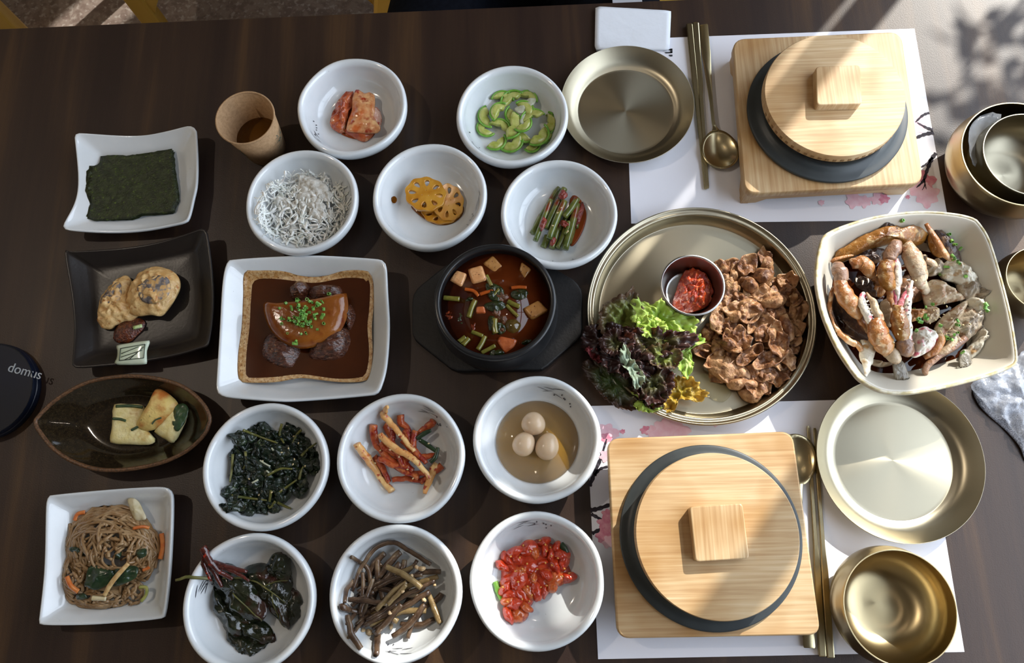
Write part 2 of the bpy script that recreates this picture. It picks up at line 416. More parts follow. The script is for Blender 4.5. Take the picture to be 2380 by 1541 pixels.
# ------------------------------------------------------------------ chairs and the seated guest beyond the table
M_oak = mat('yellow_varnished_wood', '#c0963a', '#d0a850', scale=10, rough=.35, spec=.4, stretch=(1, 1, .15))
def chair(pl, pr, label):
    L_, R_ = W(*pl, -.62), W(*pr, -.62); y0 = (L_[1]+R_[1])/2; x0, x1 = L_[0], R_[0]; lw = .046; dp = .40; zs = -.30
    e = empty('wooden_chair', ((x0+x1)/2, y0+dp/2, ZF), label, 'chair', 'yellow wooden chairs')
    for x in (x0, x1):
        obj('leg', box((x, y0, ZF), (lw, lw*.8, zs-ZF), bevel=.004), M_oak, e, smooth=False)
        obj('leg', box((x, y0+dp, ZF), (lw, lw*.8, .45-ZF), bevel=.004), M_oak, e, smooth=False)
    # arched brace between the front legs
    n = 17; pr_ = []
    for i in range(n):
        u = -1+2*i/(n-1); pr_.append(((x0+x1)/2+u*(x1-x0)/2, -.43-.19*u*u*abs(u)))
    P = np.array(pr_+[(x1, zs-.02), (x0, zs-.02)]); V, F = slab(P, 0, .022)
    obj('arched_brace', (np.column_stack([V[:, 0], y0-.011+V[:, 2], V[:, 1]]), F), M_oak, e, smooth=False)
    for x in (x0, x1): obj('side_rail', box((x, y0+dp/2, zs-.07), (.02, dp, .05)), M_oak, e, smooth=False)
    obj('seat', box(((x0+x1)/2, y0+dp/2, zs-.02), (x1-x0+.06, dp+.05, .03), bevel=.012), M_oak, e, smooth=False)
    for k, z in enumerate((.05, .20, .36)): obj('back_rail', box(((x0+x1)/2, y0+dp, z), (x1-x0, .02, .06), bevel=.004), M_oak, e, smooth=False)
    return e
ch = chair((360, 53), (899, 28), 'yellow wooden chair with an arched front brace between its legs')
w_ = float(W(899, 28, -.62)[0]-W(360, 53, -.62)[0])
c2 = dup(ch); c2.location.x -= float(W(899, 28, -.62)[0])-float(W(12, 68, -.62)[0]); c2.location.y += .02
c2['label'] = 'second yellow wooden chair with only one front leg showing at the table corner'
c3 = dup(ch); c3.location.x = float(W(1215, 10, -.12)[0])+.03; c3.location.y = TY+.10+.20
c3['label'] = 'yellow wooden chair carrying the seated person in dark clothing'
# seated guest in dark clothes
def person():
    px = float(W(1215, 10, -.12)[0]); py = TY
    e = empty('person', (px, py+.28, ZF), 'seated person in dark navy clothing at the far table edge', 'person')
    J = {'pel': (0, .30, -.20), 'bel': (0, .27, -.06), 'che': (0, .26, .12), 'sho': (0, .27, .24), 'nec': (0, .27, .31), 'hea': (0, .255, .37), 'fac': (0, .24, .44), 'cro': (0, .26, .50)}
    rad = {'pel': .135, 'bel': .125, 'che': .125, 'sho': .085, 'nec': .05, 'hea': .062, 'fac': .078, 'cro': .068}
    E = [('pel', 'bel'), ('bel', 'che'), ('che', 'sho'), ('sho', 'nec'), ('nec', 'hea'), ('hea', 'fac'), ('fac', 'cro')]
    for s, n in ((-1, 'L'), (1, 'R')):
        J.update({n+'hip': (s*.12, .27, -.21), n+'thi': (s*.15, .08, -.17), n+'kne': (s*.15, -.16, -.19), n+'shi': (s*.15, -.16, -.42), n+'ank': (s*.15, -.13, -.67), n+'toe': (s*.16, -.30, -.715),
                  n+'shd': (s*.185, .27, .21), n+'elb': (s*.25, .22, -.02), n+'wri': (s*.15, .16, -.035), n+'pal': (s*.11, .135, -.034)})
        rad.update({n+'hip': .105, n+'thi': .10, n+'kne': .068, n+'shi': .058, n+'ank': .045, n+'toe': .038, n+'shd': .072, n+'elb': .05, n+'wri': .034, n+'pal': .03})
        E += [('pel', n+'hip'), (n+'hip', n+'thi'), (n+'thi', n+'kne'), (n+'kne', n+'shi'), (n+'shi', n+'ank'), (n+'ank', n+'toe'), ('sho', n+'shd'), (n+'shd', n+'elb'), (n+'elb', n+'wri'), (n+'wri', n+'pal')]
        for f, (dx, dy) in enumerate(((.0, .035), (-.035, .022), (-.04, .008), (-.038, -.006), (-.03, -.018))):
            b = J[n+'pal']; J[n+'f%da' % f] = (b[0]+s*dx*.8, b[1]-.01+dy*.8, b[2]-.004); J[n+'f%db' % f] = (b[0]+s*dx*1.9, b[1]-.012+dy*1.2, b[2]-.018)
            rad[n+'f%da' % f] = .010; rad[n+'f%db' % f] = .008; E += [(n+'pal', n+'f%da' % f), (n+'f%da' % f, n+'f%db' % f)]
    ks = list(J); me = bpy.data.meshes.new('body'); me.from_pydata([(px+J[k][0], py+J[k][1], J[k][2]) for k in ks], [(ks.index(a), ks.index(b)) for a, b in E], [])
    o = bpy.data.objects.new('t', me); COL.objects.link(o); o.modifiers.new('s', 'SKIN'); 
    for v, k in zip(me.skin_vertices[0].data, ks): v.radius = (rad[k], rad[k]*(.82 if k in ('bel', 'che', 'pel') else 1)); v.use_root = k == 'pel'
    sb = o.modifiers.new('d', 'SUBSURF'); sb.levels = 2
    dg = bpy.context.evaluated_depsgraph_get(); m2 = bpy.data.meshes.new_from_object(o.evaluated_get(dg)); bpy.data.objects.remove(o)
    V = np.array([v.co[:] for v in m2.vertices]); F = [tuple(p.vertices) for p in m2.polygons]
    M_cloth = mat('dark_navy_clothing', '#0b0d14', '#11141c', scale=120, rough=.9, spec=.1); M_skin = mat('skin', '#c99a7c', rough=.5, sss=.1)
    b = obj('body', (V, F), [M_cloth, M_skin], e)
    off = ploc(b); hj = [(J[k], max(.024, rad[k]*1.25)) for k in J if k[1:] == 'pal' or (k[1] == 'f' and k[0] in 'LR')]
    for p in b.data.polygons:
        c = p.center+off; dx, dy = c.x-px, c.y-py
        if c.z > .31 or any((Vector((dx, dy, c.z))-Vector(q)).length < rq for q, rq in hj): p.material_index = 1
    # head: hair, eyes, nose, mouth, ears
    M_hair = mat('black_hair', '#0c0a09', '#1a1512', scale=200, rough=.45); H = np.array([px, py+.255, .44])
    th = np.linspace(0, np.pi*.62, 8); obj('hair', (lambda r: (np.array([[H[0]+v[0], H[1]+.016+v[1], H[2]+.022+v[2]] for v in r[0]]), r[1]))(revolve((0, 0, 0), [(max(1e-5, .096*math.sin(t)), .095*math.cos(t)) for t in th], 24)), M_hair, e)
    for s in (-1, 1):
        obj('eye', lump(None, 0, .008, world=ell(H[0]+s*.03, 0, .022, .012, 12), nz=0) if False else (lambda r: (np.array([[H[0]+s*.028+v[0], H[1]-.070+v[1]*.5, H[2]+.004+v[2]*.6] for v in r[0]]), r[1]))(revolve((0, 0, 0), [(max(1e-5, .012*math.sin(t)), .012*math.cos(t)) for t in np.linspace(0, np.pi, 7)], 10)), M_hair, e)
        obj('ear', (lambda r: (np.array([[H[0]+s*.078+v[0]*.35, H[1]+.01+v[1]*.7, H[2]-.002+v[2]*1.3] for v in r[0]]), r[1]))(revolve((0, 0, 0), [(max(1e-5, .022*math.sin(t)), .022*math.cos(t)) for t in np.linspace(0, np.pi, 7)], 12)), M_skin, e)
    obj('nose', tube(np.array([H+[0, -.070, .005], H+[0, -.088, -.018], H+[0, -.074, -.028]]), [.006, .012, .007], 8), M_skin, e)
    obj('mouth', tube(np.array([H+[-.02, -.070, -.045], H+[0, -.076, -.046], H+[.02, -.070, -.045]]), [.002, .005, .002], 6), mat('lips', '#a05a50', rough=.4), e)
    return e
person()
PS = W(1458, -2, -.075)
obj('paper_slip', slab(np.array([(PS[0]-.022, PS[1]-.012), (PS[0]+.022, PS[1]-.012), (PS[0]+.022, PS[1]+.06), (PS[0]-.022, PS[1]+.06)]), -.078, -.0755), mat('pale_grey_card', '#b9bcc6', rough=.6), label='small pale grey card on the lap of the seated person', cat='card', smooth=False)
# ------------------------------------------------------------------ dishes
M_white = mat('white_glazed_ceramic', '#dfe3e6', '#d3d9dd', scale=18, rough=.11, spec=.6, bump=.10, bscale=45, coat=.5, c3='#8d8a86', s3=420, lo3=.77, hi3=.80)
M_mark = mat('grey_brush_glaze', '#4a4b52', rough=.3)
M_bowlprof = [(.0, .0075), (.30, .0078), (.55, .0095), (.69, .0135), (.79, .0215), (.855, .0325), (.875, .0400), (.905, .0442), (.95, .0457), (.985, .0440), (1.0, .0395), (.99, .0340), (.945, .0270), (.86, .0185), (.70, .0085), (.56, .0035), (.54, .0), (.50, .0), (.48, .0025), (.0, .003)]
BOWLS = {}
def zbowl(key, x, y):
    c, r = BOWLS[key]; t = math.hypot(x-c[0], y-c[1])/r
    P = M_bowlprof[:8]; return float(np.interp(t, [p[0] for p in P], [p[1] for p in P]))
def bowl(key, px, py, w, label, h=None, mark=None, seed=0, grp=None):
    zr = .0435; c = W(px, py, zr); r = w/2*mpp(px, py, zr); BOWLS[key] = (c, r)
    prof = smoothprof([(a*r, z) for a, z in M_bowlprof], 3); prof = [(max(a, 0), z) for a, z in prof]
    e = empty('side_dish_bowl', (c[0], c[1], 0), label, 'bowl', 'round white side dish bowls')
    obj('bowl_body', revolve((c[0], c[1]), prof, 80, .02, seed), M_white, e)
    if mark is not None:
        vs = []; rr = random.Random(seed+3)
        def zin(t):
            P = M_bowlprof[:9]; return float(np.interp(t, [p[0] for p in P], [p[1] for p in P]))+.0011
        def dab(a, t, la, lt, rot):
            q = []
            for k in range(8):
                u = 2*math.pi*k/8; da, dt = la*math.cos(u), lt*math.sin(u)
                aa = a+da*math.cos(rot)-dt*math.sin(rot); t2 = t+da*math.sin(rot)+dt*math.cos(rot)
                q.append((c[0]+r*t2*math.cos(aa), c[1]+r*t2*math.sin(aa), zin(t2)))
            vs.append((np.array(q), [tuple(range(8))]))
        for k in range(6): dab(mark+rr.uniform(-.28, .22), .79+rr.uniform(-.05, .06), .014, .011, 0)
        for k in range(5): dab(mark+.18+rr.uniform(-.1, .25), .80+k*.016, .12, .0025, rr.uniform(-.15, .15))
        obj('painted_mark', join(*vs), M_mark, e, label='small dark painted dots and brush strokes')
    return e
bowl('kimchi', 818, 247, 258, 'round white bowl holding red cabbage kimchi beside the paper cup', mark=3.5, seed=1)
bowl('zucchini', 1190, 266, 262, 'round white bowl holding green zucchini slices', mark=3.6, seed=2)
bowl('cabbage', 701, 466, 265, 'round white bowl holding shredded cabbage salad', seed=3)
bowl('lotus', 998, 454, 268, 'round white bowl holding braised lotus root slices', mark=-.35, seed=4)
bowl('garlic', 1299, 494, 272, 'round white bowl holding seasoned garlic stems', mark=-1.5, seed=5)
bowl('greens', 616, 1083, 295, 'round white bowl holding dark green seasoned greens with sesame', seed=6)
bowl('bellflower', 931, 1062, 300, 'round white bowl holding spicy red bellflower root', mark=.75, seed=7)
bowl('eggs', 1248, 1019, 298, 'round white bowl holding three quail eggs in broth', mark=1.0, seed=8)
bowl('perilla', 577, 1400, 310, 'round white bowl holding a bundle of dark perilla leaves', mark=2.75, seed=9)
bowl('fern', 918, 1379, 312, 'round white bowl holding brown seasoned fern stems', mark=-1.75, seed=10)
bowl('octopus', 1248, 1349, 314, 'round white bowl holding bright red chilli-sauced seafood', mark=1.5, seed=11)
# --- square and leaf dishes
def dishprof(z_in, z_r, th, flat_s=.62, foot=.55):
    return smoothprof([(0, z_in), (flat_s*.6, z_in), (flat_s, z_in+.0008), ((flat_s+.93)/2, z_in+(z_r-z_in)*.42), (.93, z_in+(z_r-z_in)*.86), (.975, z_r), (1., z_r-.0012), (.99, z_r-th), (.93, z_in+(z_r-z_in)*.80-th), ((flat_s+.93)/2, max(.002, z_in+(z_r-z_in)*.36-th)), (foot+.03, .0015), (foot, 0), (foot-.03, .0), (foot-.05, .002), (0, .002)], 3)
def clampprof(P): return [(max(a, 0), max(z, 0)) for a, z in P]
SEAW = [(180, 316), (200, 312), (315, 310), (380, 303), (430, 296), (446, 296), (457, 304), (459, 322), (458, 420), (451, 462), (443, 505), (433, 518), (400, 524), (320, 534), (240, 538), (165, 537), (152, 531), (152, 520), (170, 470), (177, 420), (177, 330)]
e = empty('square_plate', (*W(310, 415, 0)[:2], 0), 'white square plate with upturned corners holding dried seaweed', 'plate', 'square white plates')
obj('plate_body', ringdish(SEAW, .026, clampprof(dishprof(.006, .021, .005, .60)), 120, lift=.010, smooth_k=4), M_white, e)
JAP = [(112, 1158), (130, 1150), (250, 1138), (350, 1132), (388, 1134), (400, 1146), (402, 1170), (398, 1260), (392, 1360), (384, 1428), (372, 1438), (300, 1446), (200, 1453), (105, 1453), (92, 1446), (92, 1430), (100, 1330), (106, 1200)]
e = empty('square_plate', (*W(247, 1295, 0)[:2], 0), 'white square plate holding glass noodles', 'plate', 'square white plates')
obj('plate_body', ringdish(JAP, .026, clampprof(dishprof(.006, .025, .006, .72)), 120, lift=.003, smooth_k=4), M_white, e)
BR = [(527, 612), (545, 603), (640, 595), (740, 592), (870, 601), (890, 607), (898, 622), (901, 680), (905, 760), (899, 850), (886, 900), (876, 914), (850, 920), (700, 931), (640, 932), (540, 925), (512, 918), (503, 905), (503, 870), (509, 760), (516, 660)]
e = empty('braise_platter', (*W(702, 763, 0)[:2], 0), 'large white rectangular dish of braised meat in brown sauce', 'plate')
obj('plate_body', ringdish(BR, .036, clampprof(dishprof(.007, .034, .007, .70)), 130, lift=.003, smooth_k=4), M_white, e)
M_blackcer = mat('black_matte_ceramic', '#1b1716', '#221d1b', scale=14, rough=.33, spec=.45, bump=.08, bscale=300)
BLK = [(150, 588), (165, 583), (260, 571), (350, 557), (430, 539), (468, 530), (476, 533), (481, 545), (488, 620), (492, 690), (489, 755), (482, 800), (470, 806), (400, 824), (300, 840), (200, 852), (172, 853), (165, 848), (164, 820), (163, 760), (158, 690)]
e = empty('square_plate', (*W(325, 695, 0)[:2], 0), 'black square plate holding battered tempura', 'plate')
obj('plate_body', ringdish(BLK, .030, clampprof(dishprof(.0085, .020, .005, .72, .6)), 120, lift=.011, smooth_k=4), M_blackcer, e)
M_celadon = mat('celadon_glaze', '#b9c6ab', '#c8d2bd', scale=60, rough=.15)
t = obj('ornament_tile', lump([(270, 803), (305, 796), (345, 791), (347, 798), (341, 815), (341, 838), (339, 846), (300, 848), (268, 847), (265, 843), (271, 830), (272, 812)], .021, .004, 40, 6, 6, 0), M_celadon, e, label='small pale green glazed tile set on the plate edge')
M_ink = mat('dark_ink_line', '#3c4436', rough=.3)
ink = []
for a, b in (((280, 810), (337, 800)), ((280, 810), (277, 838)), ((277, 838), (334, 832)), ((337, 800), (334, 832)), ((281, 830), (330, 814)), ((282, 822), (322, 806)), ((300, 836), (334, 806)), ((290, 836), (318, 822))):
    ink.append(ptube([a, b], .0252, .9, 5, k=2))
obj('ink_line', join(*ink), M_ink, t)
M_brownglaze = mat('dark_brown_glaze', '#17120c', '#2a2114', scale=320, rough=.08, spec=.6, attr=None, c3='#3a2f1e', s3=900, lo3=.60, hi3=.7)
M_brownrim = mat('unglazed_brown_rim', '#46301f', '#6b4a30', scale=500, rough=.45, lo=.4, hi=.6)
LEAF = [(84, 985), (92, 968), (130, 930), (190, 893), (255, 876), (320, 873), (390, 884), (440, 905), (478, 940), (493, 970), (492, 985), (480, 1012), (440, 1048), (380, 1076), (300, 1092), (230, 1093), (170, 1075), (125, 1045), (97, 1010)]
e = empty('leaf_dish', (*W(290, 985, 0)[:2], 0), 'dark brown glazed leaf-shaped dish holding egg pancake', 'dish')
lp = clampprof(dishprof(.006, .028, .006, .60))
ki = next(i for i, p in enumerate(lp) if p[0] > .95)
obj('dish_body', ringdish(LEAF, .028, lp, 120, smooth_k=4, lift=.004), M_brownglaze, e)
lo = pxw(resample(catmull(LEAF, 4), 120), .028); lc = lo[:, :2].mean(0); dl = np.linalg.norm(lo[:, :2]-lc, axis=1); dl = (dl-dl.min())/(dl.max()-dl.min())
obj('rim', tube(np.vstack([np.column_stack([lc+(lo[:, :2]-lc)*.985, .0275+.004*dl]), ]*1+[np.column_stack([lc+(lo[:1, :2]-lc)*.985, .0275+.004*dl[:1]])]), .0024, 8, cap=False), M_brownrim, e)
# --- brass ware
def brass(name, c, rough, an=.75): return mat(name, c, rough=rough, metal=1, aniso=an, bump=.012, bscale=90)
M_brass = brass('brushed_brass', '#aea691', .34)
M_brass2 = brass('brushed_brass_bowl', '#b5a581', .31)
M_steel = brass('brushed_steel', '#a9a8a6', .3)
def round_dish(name, px, py, w, zr, prof, m, label, cat, group=None, n=96, hpx=None):
    c = W(px, py, zr); r = w/2*mpp(px, py, zr)
    return obj(name, revolve((c[0], c[1]), [(max(0, a)*r, z) for a, z in smoothprof(prof, 3)], n), m, label=label, cat=cat, group=group), c, r
def plateprof(zr, t=.0015, f=.74):
    return [(0, t), (f*.5, t), (f-.05, t), (f, t+.0006), (f+.09, t+zr*.22), (.93, t+zr*.62), (.985, zr-.001), (.995, zr), (1., zr-.0008), (.99, zr-.0018), (.94, zr*.60), (f+.10, zr*.2), (f, .0), (f-.03, .0), (0, .0)]
round_dish('brass_plate', 1458, 239, 309, .021, plateprof(.021), M_brass, 'empty brass plate lying on the white napkin corner', 'plate', 'round brass plates')
def lowplate():
    o, c, r = round_dish('brass_plate', 2093, 1066, 383, .021, plateprof(.021), M_brass, 'empty brass plate partly under the crab bowl edge', 'plate', 'round brass plates')
lowplate()
BT, BTC, BTR = round_dish('brass_tray', 1629, 725, 530, .020, [(0, .0025), (.5, .0025), (.84, .0025), (.885, .0035), (.915, .010), (.93, .0165), (.945, .0180), (.965, .0180), (.985, .0205), (.995, .020), (1., .0185), (.985, .017), (.94, .012), (.90, .003), (.87, 0), (.8, 0), (0, 0)], M_brass, 'large round brass tray holding grilled meat, lettuce and dipping paste', 'tray', n=128)
def bowlprof(h, t=.0016, rim=1.0, belly=1.06):
    return [(0, .004), (.35, .0042), (.62, .008), (.88, h*.32), (belly-.03, h*.58), (1.01, h*.86), (.975, h-.0006), (.99, h), (1., h-.0006), (1.02, h*.88), (belly, h*.56), (.90, h*.24), (.66, .003), (.60, 0), (.5, 0), (.47, .002), (0, .002)]
round_dish('brass_bowl', 2092, 1412, 260, .060, bowlprof(.06), M_brass2, 'empty rounded brass bowl standing on the placemat corner', 'bowl', 'brass bowls')
round_dish('brass_bowl', 2372, 356, 268, .062, bowlprof(.062), M_brass2, 'large brass bowl with a smaller bowl nested inside it', 'bowl', 'brass bowls')
NB, NBC, NBR = round_dish('brass_bowl', 2394, 358, 212, .066, [(a, z+.0085) for a, z in bowlprof(.0575)], M_brass, 'small brass bowl nested inside the larger brass bowl', 'bowl', 'brass bowls')
round_dish('brass_bowl', 2420, 648, 158, .055, bowlprof(.055), M_brass2, 'brass cup standing to the right of the crab bowl', 'bowl', 'brass bowls')
# clear packet in the nested bowls
M_film = mat('clear_plastic_film', '#e8ecf2', rough=.12, trans=.85, ior=1.12, bump=.5, bscale=90)
obj('plastic_packet', sheet([(2250, 300), (2286, 268), (2325, 272), (2300, 300), (2275, 340), (2262, 392), (2250, 360)], lambda x, y, t, a: .050+.006*t, .0006, 30, 5, z0=.052, nz=.003), M_film, label='small clear plastic packet tucked between the nested brass bowls', cat='packet')
# --- soup pot on its board
M_black = mat('black_stoneware', '#17181a', '#1f2022', scale=20, rough=.28, spec=.5)
M_blackw = mat('black_stained_board', '#121112', '#1a1818', scale=60, rough=.55, bump=.25, bscale=250)
TR = [(958, 690), (968, 670), (1040, 612), (1270, 612), (1338, 652), (1354, 676), (1354, 772), (1345, 787), (1262, 860), (1055, 862), (966, 792), (958, 778)]
obj('trivet_board', prism(pxw(resample(rounded(TR, 10, 3), 72), .012)[:, :2], 0, .012, .002), M_blackw, label='black eight-sided board under the soup pot', cat='trivet', smooth=False)
PZ = .078; PC = W(1150, 699, PZ); PR = 143*mpp(1150, 699, PZ)
PP = [(0, .022), (.6, .022), (.80, .028), (.90, .042), (.905, .060), (.90, .071), (.905, .0765), (.93, PZ), (.965, PZ), (.995, .0765), (1.0, .073), (.985, .069), (.995, .064), (1.02, .054), (1.04, .042), (1.02, .031), (.93, .021), (.82, .0125), (.7, .012), (0, .012)]
obj('soup_pot', revolve((PC[0], PC[1]), [(a*PR, z) for a, z in smoothprof(PP, 3)], 96), M_black, label='black stoneware pot filled with tofu soup', cat='pot')
# --- steel cup of paste
CZ = .0025+.033; CC = W(1610, 662, CZ); CRr = 75*mpp(1610, 662, CZ)
obj('dipping_cup', revolve((CC[0], CC[1]), [(a*CRr, z+.0025) for a, z in smoothprof([(0, .0015), (.62, .0015), (.72, .0035), (.80, .012), (.93, .0315), (.97, .033), (1., .0325), (.985, .030), (.84, .010), (.77, .002), (.70, 0), (0, 0)], 3)], 64), M_steel, label='small steel cup of red paste on the brass tray', cat='cup')
# --- crab bowl
M_cream = mat('cream_stoneware', '#d2ccbf', '#c8c1b2', scale=10, rough=.28, spec=.45, bump=.08, bscale=30)
M_creamrim = mat('gilded_rim_glaze', '#b9a97c', '#d8d0b8', scale=120, rough=.3, lo=.4, hi=.6)
CRB = [(1893, 640), (1896, 600), (1905, 560), (1915, 546), (1945, 530), (2010, 508), (2080, 495), (2150, 491), (2215, 497), (2258, 508), (2275, 522), (2300, 562), (2330, 650), (2350, 730), (2360, 800), (2362, 838), (2355, 852), (2310, 872), (2230, 895), (2140, 914), (2085, 918), (2040, 912), (2000, 890), (1985, 876), (1945, 815), (1912, 740), (1897, 680)]
CRZ = .062
cbe = empty('crab_bowl', (*W(2120, 705, 0)[:2], 0), 'cream four-cornered stoneware bowl of soy-marinated crab', 'bowl')
crp = clampprof(smoothprof([(0, .010), (.42, .010), (.58, .013), (.72, .026), (.86, .046), (.945, .0605), (.97, CRZ), (.99, CRZ-.0005), (1., CRZ-.003), (.985, .055), (.90, .042), (.74, .018), (.60, .005), (.57, 0), (.53, 0), (.5, .003), (0, .003)], 3))
obj('bowl_body', ringdish(CRB, CRZ, crp, 140, smooth_k=4, lift=.004), M_cream, cbe)
co = pxw(resample(catmull(CRB, 4), 140), CRZ); cc = co[:, :2].mean(0); dl = np.linalg.norm(co[:, :2]-cc, axis=1); dl = (dl-dl.min())/(dl.max()-dl.min())
rim = np.column_stack([cc+(co[:, :2]-cc)*.983, CRZ-.0008+.0037*dl]); obj('rim', tube(np.vstack([rim, rim[:1]]), .0018, 8, cap=False), M_creamrim, cbe)
# --- paper cup
M_kraft = mat('kraft_paper', '#b08f6c', '#9f805f', scale=220, rough=.75, spec=.2, c3='#8f714f', s3=700, lo3=.6, hi3=.7)
M_tea = mat('barley_tea', '#8a5a1c', rough=.03, trans=.6, ior=1.33)
UZ = .074; UC = W(569, 273, UZ); UR = 69*mpp(569, 273, UZ)
cup = empty('paper_cup', (UC[0], UC[1], 0), 'brown kraft paper cup half full of tea', 'cup')
obj('cup_wall', revolve((UC[0], UC[1]), [(.0, .005), (UR*.70, .005), (UR*.71, .0055), (UR*.955, UZ-.001), (UR*.975, UZ-.001), (UR*.72, .0), (UR*.68, 0), (UR*.67, .004), (0, .004)], 64), M_kraft, cup)
a = np.linspace(0, 2*np.pi, 65); obj('rolled_rim', tube(np.column_stack([UC[0]+UR*.985*np.cos(a), UC[1]+UR*.985*np.sin(a), np.full(65, UZ-.001)]), .0013, 8, cap=False), M_kraft, cup)
M_greenprint = mat('green_leaf_print', '#5b6152', rough=.7)
def cup_print(a0, n, seed):
    rr = random.Random(seed); vs = []
    for k in range(n):
        a = a0+rr.uniform(-.28, .28); z = .034+rr.uniform(-.012, .012); l, w_, ro = rr.uniform(.003, .006), .0008, rr.uniform(-1.2, 1.2)
        q = []
        for kx, ky in ((-1, 0), (0, -1), (1, 0), (0, 1)):
            dx, dz = kx*l*math.cos(ro)-ky*w_*math.sin(ro), kx*l*math.sin(ro)+ky*w_*math.cos(ro)
            zz = z+dz; rad = UR*(.72+(.975-.72)*zz/UZ)+.0003; aa = a+dx/rad
            q.append((UC[0]+rad*math.cos(aa), UC[1]+rad*math.sin(aa), zz))
        vs.append((np.array(q), [(0, 1, 2, 3)]))
    return join(*vs)
obj('leaf_print', cup_print(-.15, 22, 1), M_greenprint, cup, label='faint green printed leaf pattern'); obj('leaf_print', cup_print(-2.35, 22, 2), M_greenprint, cup, label='faint green printed leaf pattern')
obj('tea', revolve((UC[0], UC[1]), [(0, .005), (UR*.715, .006), (UR*.805, .027), (0, .027)], 48), M_tea, label='amber tea inside the kraft paper cup', cat='tea')
# --- trivet boxes with stone pots and lids
def bamboo(name, sc, rot=0):
    m = bpy.data.materials.new(name); m.use_nodes = True; nt = m.node_tree; N, L = nt.nodes, nt.links; b = N['Principled BSDF']
    tc = N.new('ShaderNodeTexCoord'); mp = N.new('ShaderNodeMapping'); mp.inputs['Scale'].default_value = sc; mp.inputs['Rotation'].default_value = (0, 0, rot); L.new(tc.outputs['Object'], mp.inputs[0])
    n = N.new('ShaderNodeTexNoise'); n.inputs['Scale'].default_value = 1; n.inputs['Detail'].default_value = 3; L.new(mp.outputs[0], n.inputs['Vector'])
    r = N.new('ShaderNodeValToRGB'); e = r.color_ramp.elements; e[0].position = .30; e[0].color = hexc('#b89870'); e[1].position = .7; e[1].color = hexc('#d2bb96'); x = e.new(.5); x.color = hexc('#c7aa82')
    L.new(n.outputs[0], r.inputs[0])
    w = N.new('ShaderNodeTexNoise'); w.inputs['Scale'].default_value = 14; w.inputs['Detail'].default_value = 2; L.new(tc.outputs['Object'], w.inputs['Vector'])
    mx = N.new('ShaderNodeMix'); mx.data_type = 'RGBA'; mx.blend_type = 'MULTIPLY'; rr = N.new('ShaderNodeValToRGB'); rr.color_ramp.elements[0].color = hexc('#dcc6a6'); rr.color_ramp.elements[0].position = .3; rr.color_ramp.elements[1].color = (1, 1, 1, 1); rr.color_ramp.elements[1].position = .6
    L.new(w.outputs[0], rr.inputs[0]); mx.inputs['Factor'].default_value = 1; L.new(r.outputs[0], mx.inputs['A']); L.new(rr.outputs[0], mx.inputs['B']); L.new(mx.outputs['Result'], b.inputs['Base Color'])
    b.inputs['Roughness'].default_value = .42; b.inputs['Specular IOR Level'].default_value = .35
    return m
M_bamX = bamboo('bamboo_grain_along', (12, 420, 60), -.06); M_bamY = bamboo('bamboo_grain_across', (420, 12, 60), -.06)
M_bamTop1 = bamboo('bamboo_board_grain', (330, 10, 60), -.06); M_bamTop2 = bamboo('bamboo_board_grain_wide', (10, 330, 60), -.06)
M_end = mat('bamboo_end_grain', '#8a6a44', rough=.6)
M_stone = mat('grey_stone_pot', '#2f3436', '#363c3e', scale=40, rough=.42, spec=.5)
